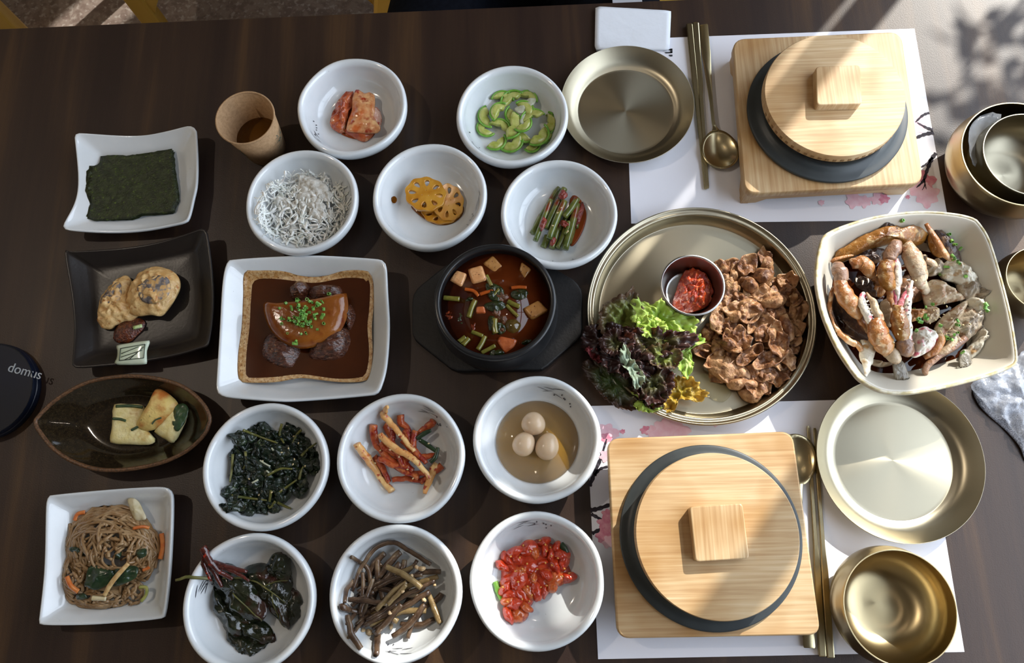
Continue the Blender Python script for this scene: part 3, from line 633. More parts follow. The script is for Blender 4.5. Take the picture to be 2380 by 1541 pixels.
def setpot(corners, flange, lid, knob, mtop, label_box, label_pot, label_lid, combs):
    zt = .040
    P = pxw(rounded(corners, 26, 6), zt)[:, :2]; c = P.mean(0)
    base = W(sum(q[0] for q in corners)/4, sum(q[1] for q in corners)/4, 0)
    b = empty('pot_trivet', (c[0], c[1], 0), label_box, 'trivet', 'bamboo box trivets')
    # top board with a round hole for the pot
    fc = W(flange[0], flange[1], .046); fr = flange[2]/2*mpp(flange[0], flange[1], .046)
    hole = ell(fc[0], fc[1], 2*fr*.86, 2*fr*.86, 56)
    curve_mesh('top_board', [P, hole[::-1]], mtop, zt-.013, .013, b, bevel=.0018)
    C4 = pxw(corners, zt)[:, :2]; C4 = c+(C4-c)*(.965 if combs else .83)
    for i in range(4):
        p, q = C4[i], C4[(i+1) % 4]; d = (q-p)/np.linalg.norm(q-p); nrm = np.array([-d[1], d[0]]); nrm = nrm if (c-p) @ nrm > 0 else -nrm
        L_ = np.linalg.norm(q-p); th = .009 if combs else .005
        prof = [(0, 0), (.018, 0), (.03, .0095), (L_-.03, .0095), (L_-.018, 0), (L_, 0), (L_, zt-.013), (0, zt-.013)]
        V = [np.array([*(p+d*s), z]) for s, z in prof]+[np.array([*(p+d*s+nrm*th), z]) for s, z in prof]
        n = len(prof); F = [tuple(range(n)), tuple(range(n, 2*n))[::-1]]+[(k, (k+1) % n, (k+1) % n+n, k+n) for k in range(n)]
        V0, F0 = slab(np.array(prof), 0, th)
        A = np.array([[*(p+d*v[0]+nrm*v[2]), v[1]] for v in V0])
        obj('side_board', (A, F0), M_bamX if abs(d[0]) > abs(d[1]) else M_bamY, b, smooth=False)
    # stone pot
    pt = empty('stone_pot', (fc[0], fc[1], .006), label_pot, 'pot', 'stone rice pots')
    obj('pot_body', revolve((fc[0], fc[1]), [(x*fr, z) for x, z in smoothprof([(0, .012), (.5, .012), (.60, .02), (.68, .036), (.76, .050), (.83, .052), (.90, .0475), (.975, .0462), (1., .0452), (1., .0420), (.97, .0400), (.90, .0396), (.845, .0392), (.74, .030), (.64, .013), (.54, .006), (0, .006)], 3)], 96), M_stone, pt)
    lz = .078; lc = W(lid[0], lid[1], lz); lr = lid[2]/2*mpp(lid[0], lid[1], lz)
    l = obj('lid', revolve((lc[0], lc[1]), [(0, .0515), (lr*.86, .0515), (lr*.86, .064), (lr*.985, .064), (lr, .0652), (lr, .0768), (lr*.99, .078), (0, .078)], 120), M_bamX, pt, label=label_lid, sharp=40)
    if combs:
        for k in range(26):
            a0 = -math.pi*.93+k*.105; da = .022
            q = [(lc[0]+(lr+.0004)*math.cos(a0+s*da), lc[1]+(lr+.0004)*math.sin(a0+s*da), z) for s, z in ((-1, .0665), (1, .0665), (1, .0705), (-1, .0705))]
            q2 = [(x-(x-lc[0])*.01, y-(y-lc[1])*.01, z) for x, y, z in q]
            obj('end_grain_block', (np.array(q+q2), [(0, 1, 2, 3), (4, 7, 6, 5), (0, 4, 5, 1), (1, 5, 6, 2), (2, 6, 7, 3), (3, 7, 4, 0)]), M_end, l, smooth=False)
    kz = .0900; KP = pxw(rounded(knob, 9, 4), kz)[:, :2]
    kn = obj('knob', prism(KP, .0775, kz, .0014), M_bamY, l, smooth=False)
    return b
setpot([(1706, 93), (2092, 76), (2143, 424), (1734, 447)], (1923, 256, 366), (1940, 219, 322), [(1896, 154), (2000, 151), (2004, 242), (1899, 244)], M_bamTop1,
       'bamboo box trivet under the stone pot by the spoon with its bowl showing', 'grey stone pot in the bamboo trivet near the brass chopsticks and napkin', 'round bamboo lid with dark end-grain blocks showing along its edge', True)
setpot([(1415, 1023), (1839, 1006), (1904, 1472), (1439, 1480)], (1652, 1245, 420), (1667, 1243, 378), [(1603, 1178), (1726, 1170), (1742, 1298), (1617, 1306)], M_bamTop2,
       'bamboo box trivet covering the spoon on the cherry blossom placemat', 'grey stone pot in the bamboo trivet beside the quail egg bowl', 'round bamboo lid with square knob beside the chilli seafood bowl', False)
# --- cutlery
M_cut = mat('champagne_metal', '#bdb08c', rough=.26, metal=1, bump=.02, bscale=60)
def stick(pts, zs, wpx, label):
    P = np.array([W(*p, z) for p, z in zip(pts, zs)]); s = mpp(*pts[0])
    Q = np.array([P[0]+(P[1]-P[0])*t for t in (0, .004, .35, .42, .995, 1)])
    return obj('chopstick', tube(Q, [wpx*s*.44, wpx*s*.5, wpx*s*.46, wpx*s*.36, wpx*s*.24, wpx*s*.2], 12, .62), M_cut, label=label, cat='chopstick', group='metal chopsticks', sharp=35)
def stick4(pts, zs, w0, w1, label):
    a, b = W(*pts[0], zs[0]), W(*pts[1], zs[1]); s = mpp(*pts[0]); d = (b-a)/np.linalg.norm(b-a); sd = np.cross(d, [0, 0, 1]); sd /= np.linalg.norm(sd); up = np.cross(sd, d)
    rings = []
    for t, w, h in ((0, .85, .85), (.004, 1, 1), (.36, .92, .95), (.46, .62, .80), (.99, .40, .55), (1, .3, .4)):
        hw, hh = w*w0*s/2, h*w0*s*.30; p = a+(b-a)*t; k = .72
        rings.append(np.array([p+sd*x*hw+up*y*hh for x, y in ((-1, -k), (-k, -1), (k, -1), (1, -k), (1, k), (k, 1), (-k, 1), (-1, k))]))
    return obj('chopstick', ringskin(rings, True, True), M_cut, label=label, cat='chopstick', group='metal chopsticks', smooth=False)
stick4([(1602, 57), (1640, 440)], (.004, .003), 14.5, 0, 'brass chopstick lying beside the empty plate rim on the upper placemat')
stick4([(1616, 54), (1645, 438)], (.004, .003), 14.5, 0, 'brass chopstick lying between its twin and the spoon')
stick4([(1911, 1526), (1878, 990)], (.004, .003), 17, 0, 'brass chopstick lying along the edge of the bamboo trivet')
stick4([(1930, 1529), (1893, 995)], (.004, .003), 17, 0, 'brass chopstick passing under the brass plate beside the trivet')
def spoon(hx, nx, bx, bw, bl, wpx, label, z=.003):
    h0, nk, bc = W(*hx, z+.001), W(*nx, z+.007), W(*bx, z+.004); s = mpp(*bx)
    e = empty('spoon', (bc[0], bc[1], 0), label, 'spoon', 'metal spoons')
    d = bc-nk; d[2] = 0; d /= np.linalg.norm(d); sd = np.array([d[1], -d[0], 0]); rings = []
    for t, w, th in ((0, .9, .9), (.01, 1, 1), (.3, .92, 1), (.55, .6, 1.1), (.8, .34, 1.2), (1., .30, 1.2)):
        p = h0+(nk-h0)*t; w_ = w*wpx*s/2; th_ = .0012*th
        rings.append(np.array([p+sd*x*w_+np.array([0, 0, y*th_]) for x, y in ((-1, -.6), (-.8, -1), (.8, -1), (1, -.6), (1, .6), (.8, 1), (-.8, 1), (-1, .6))]))
    st = bc-d*bl*s*.47
    for t, w in ((.3, .32), (.65, .45), (1, .75)):
        p = nk+(st+np.array([0, 0, .003])-nk)*t; w_ = w*wpx*s/2
        rings.append(np.array([p+sd*x*w_+np.array([0, 0, y*.0012]) for x, y in ((-1, -.6), (-.8, -1), (.8, -1), (1, -.6), (1, .6), (.8, 1), (-.8, 1), (-1, .6))]))
    obj('handle', ringskin(rings, True, True), M_cut, e, smooth=True, sharp=35)
    n, m = 36, 7; top = []; a = np.linspace(0, 2*np.pi, n, endpoint=False)
    egg = 1+.10*np.cos(a)
    for i in range(m+1):
        t = max(i/m, .002); xy = bc+(np.cos(a)*bl*s/2*t)[:, None]*d+(np.sin(a)*bw*s/2*t*egg)[:, None]*sd
        xy[:, 2] = z-.0015+.0075*t**2.2; top.append(xy)
    bot = [r-np.array([0, 0, .0011]) for r in top[::-1]]
    obj('bowl', ringskin(top+bot, True, True), M_cut, e)
spoon((1634, 58), (1658, 285), (1673, 348), 84, 100, 23, 'brass spoon lying beside the chopsticks with its bowl fully visible')
spoon((1881, 1506), (1862, 1190), (1851, 1068), 92, 118, 25, 'brass spoon mostly hidden under the bamboo trivet', z=.0026)
# --- canister at the table edge
M_navy = mat('dark_navy_plastic', '#0d1424', '#0a0f1a', scale=8, rough=.3, spec=.5)
M_letter = mat('silver_lettering', '#9aa3ad', rough=.4, metal=.4)
DZ = .017; DC = W(-34, 906, DZ); DR = 113*mpp(-34, 906, DZ)
can = empty('table_pager', (DC[0], DC[1], 0), 'dark navy round plastic pager with silver lettering', 'pager')
obj('pager_body', revolve((DC[0], DC[1]), [(0, 0), (DR*.96, 0), (DR*1.0, .002), (DR*1.015, .006), (DR*1.01, DZ-.008), (DR*1.0, DZ-.006), (0, DZ-.006)], 72), M_navy, can)
obj('lid', revolve((DC[0], DC[1]), [(0, DZ-.008), (DR*.97, DZ-.008), (DR, DZ-.006), (DR, DZ-.0022), (DR*.985, DZ), (DR*.96, DZ-.0012), (DR*.5, DZ-.0018), (0, DZ-.002)], 72), M_navy, can, sharp=30)
def lettering(txt, loc, size, rz, m, parent, name='lettering', ex=.0003):
    cu = bpy.data.curves.new('txt', 'FONT'); cu.body = txt; cu.size = size; cu.extrude = ex; cu.align_x = 'LEFT'
    t = bpy.data.objects.new('t', cu); COL.objects.link(t); dg = bpy.context.evaluated_depsgraph_get(); me = bpy.data.meshes.new_from_object(t.evaluated_get(dg)); bpy.data.objects.remove(t)
    me.materials.clear(); me.materials.append(m); o = bpy.data.objects.new(name, me); COL.objects.link(o); o.parent = parent
    o.location = Vector(loc)-ploc(parent); o.rotation_euler = (0, 0, rz); return o
a, b_ = W(14, 862, DZ), W(62, 874, DZ); d = b_-a
lettering('domus', (a[0], a[1], DZ-.0012), .0165, math.atan2(d[1], d[0]), M_letter, can)
# ------------------------------------------------------------------ placemats, napkin, wrapper
M_paper = mat('white_paper', '#e6e7f0', rough=.7, spec=.25)
M_petal = mat('pink_watercolour', '#e6b3c2', '#f0d2dc', scale=90, rough=.7, spec=.2, lo=.3, hi=.75)
M_petal2 = mat('deep_pink_watercolour', '#cf7891', '#e2a9b8', scale=140, rough=.7, spec=.2, lo=.35, hi=.7)
M_branch = mat('ink_branch_print', '#2f2b33', '#5a5560', scale=160, rough=.7, spec=.2, lo=.55, hi=.7)
def placemat(corners, label):
    P = pxw(corners, 0)[:, :2]
    e = empty('placemat', (*P.mean(0), 0), label, 'placemat', 'printed paper placemats')
    n = 24; V = []
    for i in range(n+1):
        for j in range(n+1):
            u, v = i/n, j/n; p = (1-u)*(1-v)*P[0]+u*(1-v)*P[1]+u*v*P[2]+(1-u)*v*P[3]
            V.append((*p, .0005))
    V = np.array(V); B = V.copy(); B[:, 2] = 0.0; k = (n+1)**2
    F = [(i*(n+1)+j, (i+1)*(n+1)+j, (i+1)*(n+1)+j+1, i*(n+1)+j+1) for i in range(n) for j in range(n)]
    F += [tuple(x+k for x in f[::-1]) for f in F]
    obj('sheet', (np.concatenate([V, B]), F), M_paper, e); return e
mu = placemat([(1451, 92), (2125, 67), (2203, 511), (1467, 520)], 'white paper placemat under the spoon, with pink blossom print at its free corner')
ml = placemat([(1362, 944), (2143, 925), (2241, 1515), (1390, 1532)], 'white paper placemat with pink blossoms beside the quail egg bowl')
def flower(e, cx, cy, w, m, seed, z=.0007, n=6, j=.34, name='blossom_print'):
    rr = random.Random(seed); a = np.linspace(0, 2*np.pi, 48, endpoint=False)
    r = 1+.16*np.cos(n*a+seed)+.08*np.sin(3*a+seed)+np.array([rr.uniform(-.05, .05) for _ in a])
    P = pxw(np.column_stack([cx+w*r*np.cos(a), cy+w*.9*r*np.sin(a)]), z); obj(name, flat(P, z), m, e)
def branch(e, pts, w, z=.0009):
    P = pxw(catmull(pts, 6, False), z)[:, :2]; s = mpp(*pts[0]); m = len(P); T = np.gradient(P, axis=0); T /= np.linalg.norm(T, axis=1)[:, None]; nn = np.column_stack([-T[:, 1], T[:, 0]])
    ws = np.interp(np.linspace(0, 1, m), np.linspace(0, 1, len(w)), w)*s*.5*np.array([1+.25*math.sin(i*2.1) for i in range(m)])
    A, B = P+nn*ws[:, None], P-nn*ws[:, None]; V = np.column_stack([np.vstack([A, B]), np.full(2*m, z)])
    obj('branch_print', (V, [(i, i+1, i+1+m, i+m) for i in range(m-1)]), M_branch, e)
for i, (x, y, w, mm) in enumerate([(2120, 275, 26, M_petal), (2132, 295, 17, M_petal), (2142, 425, 30, M_petal2), (2155, 455, 27, M_petal), (2135, 440, 22, M_petal), (2110, 458, 5, M_petal2), (2040, 462, 16, M_petal), (2055, 462, 12, M_petal2), (1985, 465, 20, M_petal), (2010, 468, 15, M_petal), (1909, 471, 7, M_petal)]):
    flower(mu, x, y, w, mm, i, .0007+i*.00003)
branch(mu, [(2160, 262), (2145, 268), (2128, 284)], [6, 6, 3]); branch(mu, [(2168, 302), (2152, 296), (2132, 285)], [9, 6, 3]); branch(mu, [(2170, 308), (2150, 312), (2130, 320)], [10, 8, 7])
branch(mu, [(2176, 356), (2165, 370), (2155, 395), (2146, 420), (2130, 436)], [8, 9, 7, 6, 2]); branch(mu, [(2168, 366), (2155, 380), (2142, 388)], [6, 5, 4]); branch(mu, [(2148, 415), (2150, 428), (2153, 440)], [5, 3, 1]); branch(mu, [(2150, 428), (2147, 436), (2143, 442)], [3, 2, 1])
for i, (x, y, w, mm) in enumerate([(1412, 1005, 22, M_petal), (1410, 1018, 13, M_petal2), (1428, 1008, 12, M_petal), (1447, 1003, 6, M_petal2), (1500, 1000, 11, M_petal2), (1520, 1003, 16, M_petal), (1565, 1003, 36, M_petal), (1545, 1000, 26, M_petal), (1663, 987, 6, M_petal), (1412, 1195, 13, M_petal2), (1408, 1215, 18, M_petal2), (1406, 1245, 20, M_petal2), (1416, 1260, 16, M_petal), (1408, 1060, 14, M_petal)]):
    flower(ml, x, y, w, mm, i+20, .0007+i*.00003)
branch(ml, [(1370, 1130), (1382, 1100), (1398, 1060), (1410, 1020)], [9, 9, 7, 3]); branch(ml, [(1382, 1105), (1395, 1090), (1416, 1084)], [7, 6, 5]); branch(ml, [(1372, 1186), (1392, 1182), (1420, 1172)], [11, 9, 8]); branch(ml, [(1374, 1195), (1392, 1205), (1415, 1222)], [8, 7, 4]); branch(ml, [(1376, 1240), (1396, 1230), (1418, 1220)], [8, 8, 5])
M_print = mat('black_print', '#2a2c31', rough=.6)
for k, q in enumerate([[(1540, 116), (1562, 113), (1562, 116), (1542, 119)], [(1558, 113), (1563, 113), (1563, 123), (1558, 123)], [(1545, 121), (1563, 120), (1563, 123), (1547, 124)], [(1554, 127), (1563, 127), (1563, 131), (1557, 131)]]):
    obj('printed_letter_stroke', flat(pxw(q, .0011), .0011), M_print, mu)
# napkin stack
M_napkin = mat('white_tissue', '#e4e9f1', rough=.9, spec=.1, bump=.35, bscale=60)
NP = pxw(rounded([(1384, 15), (1560, 25), (1556, 116), (1382, 116)], 4, 3), .004)[:, :2]
ne = empty('folded_napkin', (*NP.mean(0), 0), 'folded white paper napkin sticking out from under the brass plate', 'napkin')
for k in range(4):
    c = NP.mean(0); Q = c+(NP-c)*(1-.004*(3-k))
    obj('napkin_layer', sheet(None, lambda x, y, t, a, k=k: .0012+.0011*k, .0009, world=resample(Q, 44), m=8, nz=.00035, ns=60, seed=k), M_napkin, ne)
# crumpled clear wrapper with gauze print
M_wrap = mat('crinkled_clear_wrapper', '#dfe4ee', '#b9c2d2', scale=160, rough=.16, spec=.9, alpha=.28, bump=.8, bscale=160)
M_gauze = mat('grey_gauze', '#8f929c', '#55565f', scale=900, rough=.6, trans=.2, lo=.45, hi=.55)
we = empty('plastic_wrapper', (*W(2340, 930, 0)[:2], 0), 'crinkled clear plastic wrapper lying beside the crab bowl', 'wrapper')
obj('film', sheet([(2262, 885), (2330, 852), (2362, 832), (2385, 812), (2420, 830), (2440, 900), (2430, 1000), (2395, 1060), (2372, 1020), (2345, 985), (2300, 950), (2272, 915)], lambda x, y, t, a: .016-.008*t*t, .0005, 64, 12, z0=.008, nz=.007, ns=95, seed=4), M_wrap, we)
obj('gauze_lining', sheet([(2265, 900), (2310, 880), (2360, 880), (2400, 900), (2415, 1040), (2392, 1078), (2370, 1035), (2335, 995), (2300, 965), (2275, 938)], lambda x, y, t, a: .0045-.0025*t, .0004, 50, 8, z0=.004, nz=.002, ns=40, seed=6), M_gauze, we)
# ------------------------------------------------------------------ food
SEED_ME = None
M_sesame = mat('sesame_seed', '#e3cfa4', '#d2b87f', scale=300, rough=.5)
M_sesame_gl = MATS['sesame_seed']
def seeds(pts, label, grp):
    """pts: list of (px, py, z)"""
    global SEED_ME
    if SEED_ME is None:
        a = np.linspace(0, np.pi, 6); V, F = revolve((0, 0), [(max(0, .00085*math.sin(t))*(1+.3*math.cos(t)), 0) for t in a], 7)
        V = np.array([[.0014*-math.cos(a[i//7]), V[i][0], V[i][1]*.7+.0004] for i in range(len(V))])
        me = bpy.data.meshes.new('sesame_seed'); me.from_pydata(V.tolist(), [], F); me.materials.append(M_sesame); me.polygons.foreach_set('use_smooth', [True]*len(F)); SEED_ME = me
    for px, py, z in pts:
        o = bpy.data.objects.new('sesame_seed', SEED_ME); COL.objects.link(o); o.location = Vector(W(px, py, z)); o.rotation_euler = (R.uniform(-.3, .3), R.uniform(-.3, .3), R.uniform(0, 6.3))
        tagit(o, label, 'sesame', grp)
def zat(objs, px, py, zmax=.12, default=.01):
    """height of the top of the given objects under a photo pixel (ray from the camera)"""
    dg = bpy.context.evaluated_depsgraph_get(); d = Vector(W(px, py, 0)-CP).normalized(); best = None
    for o in objs:
        mw = Matrix.Translation(ploc(o)); ok, loc, nr, idx = o.ray_cast(Vector(CP)-ploc(o), d)
        if ok:
            p = loc+ploc(o)
            if best is None or p.z > best: best = p.z
    return default if best is None else best
# --- dried seaweed
M_sea = mat('roasted_seaweed', '#1c2310', '#2f381a', scale=160, rough=.42, spec=.5, bump=.9, bscale=420, c3='#566b1e', s3=330, lo3=.64, hi3=.74)
SW = [(236, 364), (262, 360), (300, 362), (345, 356), (400, 346), (402, 380), (408, 420), (415, 468), (406, 474), (403, 492), (380, 495), (330, 497), (300, 508), (215, 513), (204, 507), (212, 480), (205, 450), (208, 405), (213, 390), (230, 382)]
off = [((8, 6), .0095, .97), ((3, 2), .0115, 1.), ((-3, -2), .0135, .98), ((0, 0), .0155, 1.)]
for k, ((dx, dy), z, sc) in enumerate(off):
    P = [((x-310)*sc+310+dx, (y-430)*sc+430+dy) for x, y in SW]
    obj('seaweed_sheet', sheet(P, lambda x, y, t, a, z=z: z, .0005, 90, 14, z0=z, k=1, nz=.0012, ns=110, seed=k, jag=.035), M_sea, label='dark green roasted seaweed sheet stacked on the white square plate', cat='seaweed', group='roasted seaweed sheets')
# --- tempura
M_batter = mat('fried_batter', '#c79a5e', '#e0c088', scale=90, rough=.42, spec=.5, bump=.7, bscale=260, c3='#b5743a', s3=150, lo3=.58, hi3=.72, coat=.15)
M_eggpl = mat('eggplant_skin', '#4a4447', '#8f8885', scale=140, rough=.4, bump=.6, c3='#c79f66', s3=170, lo3=.47, hi3=.6)
t1 = obj('tempura', lump([(222, 735), (232, 690), (255, 660), (280, 640), (300, 645), (305, 690), (320, 720), (305, 742), (285, 745), (262, 755), (250, 764), (230, 758)], .0095, .020, 64, 14, 2.4, .006, 170, 2), M_batter, label='battered eggplant tempura leaning beneath the rounder piece', cat='tempura', group='tempura pieces')
obj('eggplant_patch', lump([(232, 700), (250, 672), (274, 655), (282, 672), (276, 700), (262, 712), (240, 715)], .024, .0052, 28, 6, 3, .0015, 200, 3), M_eggpl, t1)
t2 = obj('tempura', lump([(290, 690), (298, 660), (318, 634), (352, 618), (385, 622), (412, 640), (416, 665), (405, 690), (388, 715), (370, 733), (345, 730), (310, 732), (292, 718)], .017, .020, 70, 14, 2.8, .0055, 170, 5, tilt=(.05, 0)), M_batter, label='round battered eggplant tempura resting on top of the other piece', cat='tempura', group='tempura pieces')
obj('eggplant_patch', lump([(318, 668), (345, 645), (380, 640), (396, 660), (388, 690), (360, 705), (330, 700)], .0345, .0045, 32, 6, 3, .0015, 200, 6), M_eggpl, t2)
obj('batter_crust', lump([(330, 682), (340, 667), (355, 668), (366, 690), (362, 705), (350, 690)], .0375, .0035, 24, 5, 2, .001, 200, 7), M_batter, t2)
M_sauce = mat('chilli_soy_relish', '#3a1a10', '#6a3018', scale=220, rough=.2, spec=.6, bump=.9, bscale=500, c3='#a56a34', s3=600, lo3=.62, hi3=.72, coat=.4)
rl = obj('sauce_dollop', lump([(262, 780), (270, 758), (290, 745), (315, 738), (335, 745), (333, 762), (318, 778), (300, 795), (278, 797), (265, 792)], .009, .008, 36, 7, 2, .002, 300, 8), M_sauce, label='dark chilli soy relish beside the tempura', cat='sauce')
M_scal = mat('scallion_green', '#4f8a3c', '#8dbb5a', scale=220, rough=.32, spec=.5, coat=.2)
M_scal_p = mat('scallion_pale', '#9fc072', '#d6e2b4', scale=220, rough=.32, spec=.5)
obj('scallion_slice', ptube([(310, 762), (330, 757)], .0165, 4.5, 7, .5, k=3), M_scal_p, label='pale scallion slice on the dark relish', cat='scallion')
# --- egg pancake
M_egg = mat('egg_pancake', '#d9c884', '#e8dca6', scale=120, rough=.4, spec=.5, bump=.5, bscale=260, c3='#b98a3c', s3=70, lo3=.60, hi3=.78, sss=.15)
M_eggb = mat('browned_egg_pancake', '#d8bd72', '#b5692c', scale=45, rough=.42, bump=.5, bscale=260, lo=.46, hi=.66, c3='#4b5a2e', s3=130, lo3=.68, hi3=.74)
M_herb = mat('dark_herb', '#27402a', '#3b5230', scale=200, rough=.35, coat=.2)
obj('egg_pancake', lump([(266, 940), (300, 940), (335, 942), (337, 970), (343, 1000), (360, 1020), (350, 1034), (300, 1033), (257, 1029), (260, 1000), (262, 970)], .0075, .008, 44, 8, 9, .0007, 200, 1, under=.5, k=2), M_egg, label='flat square egg pancake slice on the leaf dish', cat='pancake', group='egg pancake slices')
obj('egg_pancake', lump([(345, 935), (362, 905), (385, 910), (412, 935), (405, 955), (385, 975), (370, 990), (345, 1000), (322, 998), (313, 985), (325, 965)], .014, .013, 44, 8, 3.4, .001, 160, 2, k=3, tilt=(0, .1)), M_eggb, label='browned folded egg pancake slice lying across the square one', cat='pancake', group='egg pancake slices')
obj('egg_pancake', lump([(392, 945), (412, 935), (445, 945), (435, 968), (420, 1000), (402, 1030), (385, 1022), (357, 1003), (375, 985)], .009, .010, 40, 8, 5, .001, 160, 3, k=2), M_egg, label='triangular egg pancake slice with a green herb leaf', cat='pancake', group='egg pancake slices')
obj('herb_leaf', sheet([(405, 942), (428, 938), (437, 955), (425, 985), (410, 1003), (400, 985), (402, 960)], lambda x, y, t, a: .021-.002*t, .0007, 30, 5, z0=.02, nz=.0025, seed=4), M_herb, label='dark green leaf draped on the triangular egg pancake', cat='leaf')
for i, (p, l) in enumerate([([(262, 973), (278, 974), (292, 978)], 3), ([(305, 1000), (320, 992), (335, 985)], 3), ([(350, 985), (358, 975), (372, 970)], 2), ([(268, 944), (300, 943), (330, 946)], 3.5)]):
    obj('herb_shred', ptube(p, .0165 if i != 2 else .0275, l, 6, .6), M_herb, label='thin dark herb shred on the egg pancake', cat='herb', group='herb shreds on pancake')
# --- glass noodles
M_noodle = mat('glass_noodle', '#a98256', '#c6a67c', scale=90, rough=.14, spec=.6, trans=.35, ior=1.38, coat=.3)
def coil(cx, cy, rx, ry, n, zmax, seed, wpx=3.6, lo=.25, hi=.92, key=None):
    rr = random.Random(seed); vs = []
    for k in range(n):
        f = rr.uniform(lo, hi); a0 = rr.uniform(0, 6.28); span = rr.uniform(1.2, 3.6); g = rr.uniform(0, 6.28); d_ = (1-f)*rr.uniform(.3, 1); ox, oy = rx*d_*math.cos(g), ry*d_*math.sin(g)
        pts, zs = [], []; m = 6
        for i in range(m):
            a = a0+span*i/(m-1); rad = f*(1+rr.uniform(-.14, .14))
            x, y = cx+ox+rx*rad*math.cos(a), cy+oy+ry*rad*math.sin(a)
            q = min(1, math.hypot((x-cx)/rx, (y-cy)/ry)); pts.append((x, y)); zs.append(.009+zmax*(1-q*q)*rr.uniform(.55, 1.0))
        vs.append(ptube(pts, zs, wpx*rr.uniform(.8, 1.15), 5, 1, 4))
    return vs
nv = coil(258, 1272, 108, 95, 120, .026, 3)+coil(235, 1390, 62, 28, 36, .012, 4)+coil(305, 1375, 30, 32, 18, .012, 5)+coil(180, 1340, 38, 60, 26, .014, 6)+coil(326, 1290, 34, 68, 26, .014, 8)
nd = obj('glass_noodles', join(*nv), M_noodle, label='tangled brown glass noodles heaped on the white square plate', cat='noodles', kind='stuff')
M_carrot = mat('cooked_carrot', '#c4632a', '#d98646', scale=140, rough=.3, coat=.25)
M_spin = mat('cooked_spinach', '#182c1c', '#2c4227', scale=130, rough=.28, bump=.4, bscale=200, coat=.4)
M_onion = mat('cooked_onion', '#d6c79a', '#e6dcbc', scale=120, rough=.25, trans=.2, coat=.3)
M_mush = mat('mushroom_stem', '#c29a63', '#d8bb86', scale=200, rough=.4, stretch=(1, 1, 1))
for i, (p, z, w) in enumerate([([(166, 1210), (172, 1195), (190, 1190)], .018, 5), ([(298, 1228), (320, 1224), (336, 1227)], .033, 4), ([(155, 1340), (165, 1362), (182, 1375)], .022, 6), ([(369, 1240), (372, 1270), (366, 1300)], .02, 6), ([(322, 1326), (334, 1322), (338, 1318)], .027, 4)]):
    obj('carrot_strip', ptube(p, z, w, 6, .45), M_carrot, label='orange carrot strip among the glass noodles', cat='carrot', group='carrot strips in noodles')
obj('onion_slice', sheet([(278, 1160), (298, 1158), (312, 1180), (323, 1204), (312, 1208), (296, 1208), (287, 1190)], lambda x, y, t, a: .034-.003*t, .0012, 30, 5, z0=.034, nz=.002, seed=3), M_onion, label='pale onion slice standing out on the glass noodles', cat='onion')
for i, q in enumerate([[(205, 1320), (225, 1312), (255, 1315), (262, 1335), (245, 1360), (215, 1372), (195, 1355)], [(265, 1325), (300, 1315), (318, 1320), (315, 1340), (285, 1358), (258, 1362)], [(165, 1385), (185, 1380), (190, 1392), (170, 1395)], [(262, 1285), (280, 1282), (278, 1298), (264, 1300)], [(150, 1272), (185, 1275), (190, 1290), (160, 1288)], [(315, 1280), (335, 1275), (338, 1290), (320, 1298)]]):
    obj('spinach_leaf', sheet(q, lambda x, y, t, a, i=i: .030-.004*t-(.008 if i in (2, 4) else 0), .001, 34, 6, z0=.028, nz=.004, ns=110, seed=i), M_spin, label='dark cooked spinach leaf among the glass noodles', cat='spinach', group='spinach in noodles')
obj('mushroom_strip', ptube([(296, 1310), (270, 1338), (252, 1362), (240, 1385)], [.036, .036, .033, .03], [5, 6, 6, 5], 8, .6), M_mush, label='long tan mushroom strip lying across the spinach and noodles', cat='mushroom')
obj('mushroom_strip', ptube([(214, 1390), (232, 1391), (246, 1392)], .028, [6, 5, 5], 8, .6), M_onion, label='short pale mushroom piece at the foot of the noodle heap', cat='mushroom')
M_scalring = mat('cooked_scallion', '#8d9a45', '#b9b86a', scale=120, rough=.3, trans=.2, coat=.2)
obj('scallion_ring', ptube([(322, 1365), (338, 1366), (338, 1382), (326, 1398)], .018, 4, 6, .8), M_scalring, label='limp scallion strip curling beside the glass noodles', cat='scallion')
def zb(key, px, py, dz=0.0):
    p = W(px, py, .012); return zbowl(key, p[0], p[1])+dz
def pool(name, out, z, m, label, cat, th=.0012, **kw):
    P = pxw(resample(catmull(out, 4), 56), z)[:, :2]
    return obj(name, sheet(None, z, th, m=7, world=P), m, label=label, cat=cat, **kw)
# --- cabbage kimchi
M_kim = mat('kimchi_leaf', '#c8642c', '#ecbc86', scale=70, rough=.22, spec=.6, bump=.4, bscale=150, c3='#a83418', s3=90, lo3=.56, hi3=.72, coat=.5, sss=.1)
M_kimd = mat('kimchi_red_leaf', '#9c3a1c', '#c96a3c', scale=90, rough=.22, bump=.7, bscale=170, c3='#e0b088', s3=120, lo3=.62, hi3=.74, coat=.5)
M_juice = mat('red_chilli_juice', '#b4551e', rough=.06, trans=.4, ior=1.35)
pool('kimchi_juice', [(770, 270), (790, 245), (850, 240), (880, 280), (862, 322), (820, 322), (785, 305)], zb('kimchi', 820, 285, .002), M_juice, 'thin orange kimchi juice under the cabbage', 'juice')
K = zb('kimchi', 825, 275)
obj('kimchi_piece', sheet([(766, 285), (775, 255), (790, 225), (812, 210), (822, 214), (818, 240), (808, 265), (800, 300), (790, 305), (775, 300)], lambda x, y, t, a: K+.017-.008*t, .003, 40, 8, z0=K+.01, nz=.006, ns=140, seed=1), M_kimd, label='crumpled red kimchi leaf leaning at the side of the pile', cat='kimchi', group='kimchi pieces')
obj('kimchi_piece', lump([(800, 298), (830, 296), (868, 300), (862, 318), (845, 328), (820, 318), (798, 306)], K+.001, .010, 32, 7, 3, .001, 150, 2), M_kimd, label='glossy orange-red kimchi slice at the foot of the pile', cat='kimchi', group='kimchi pieces')
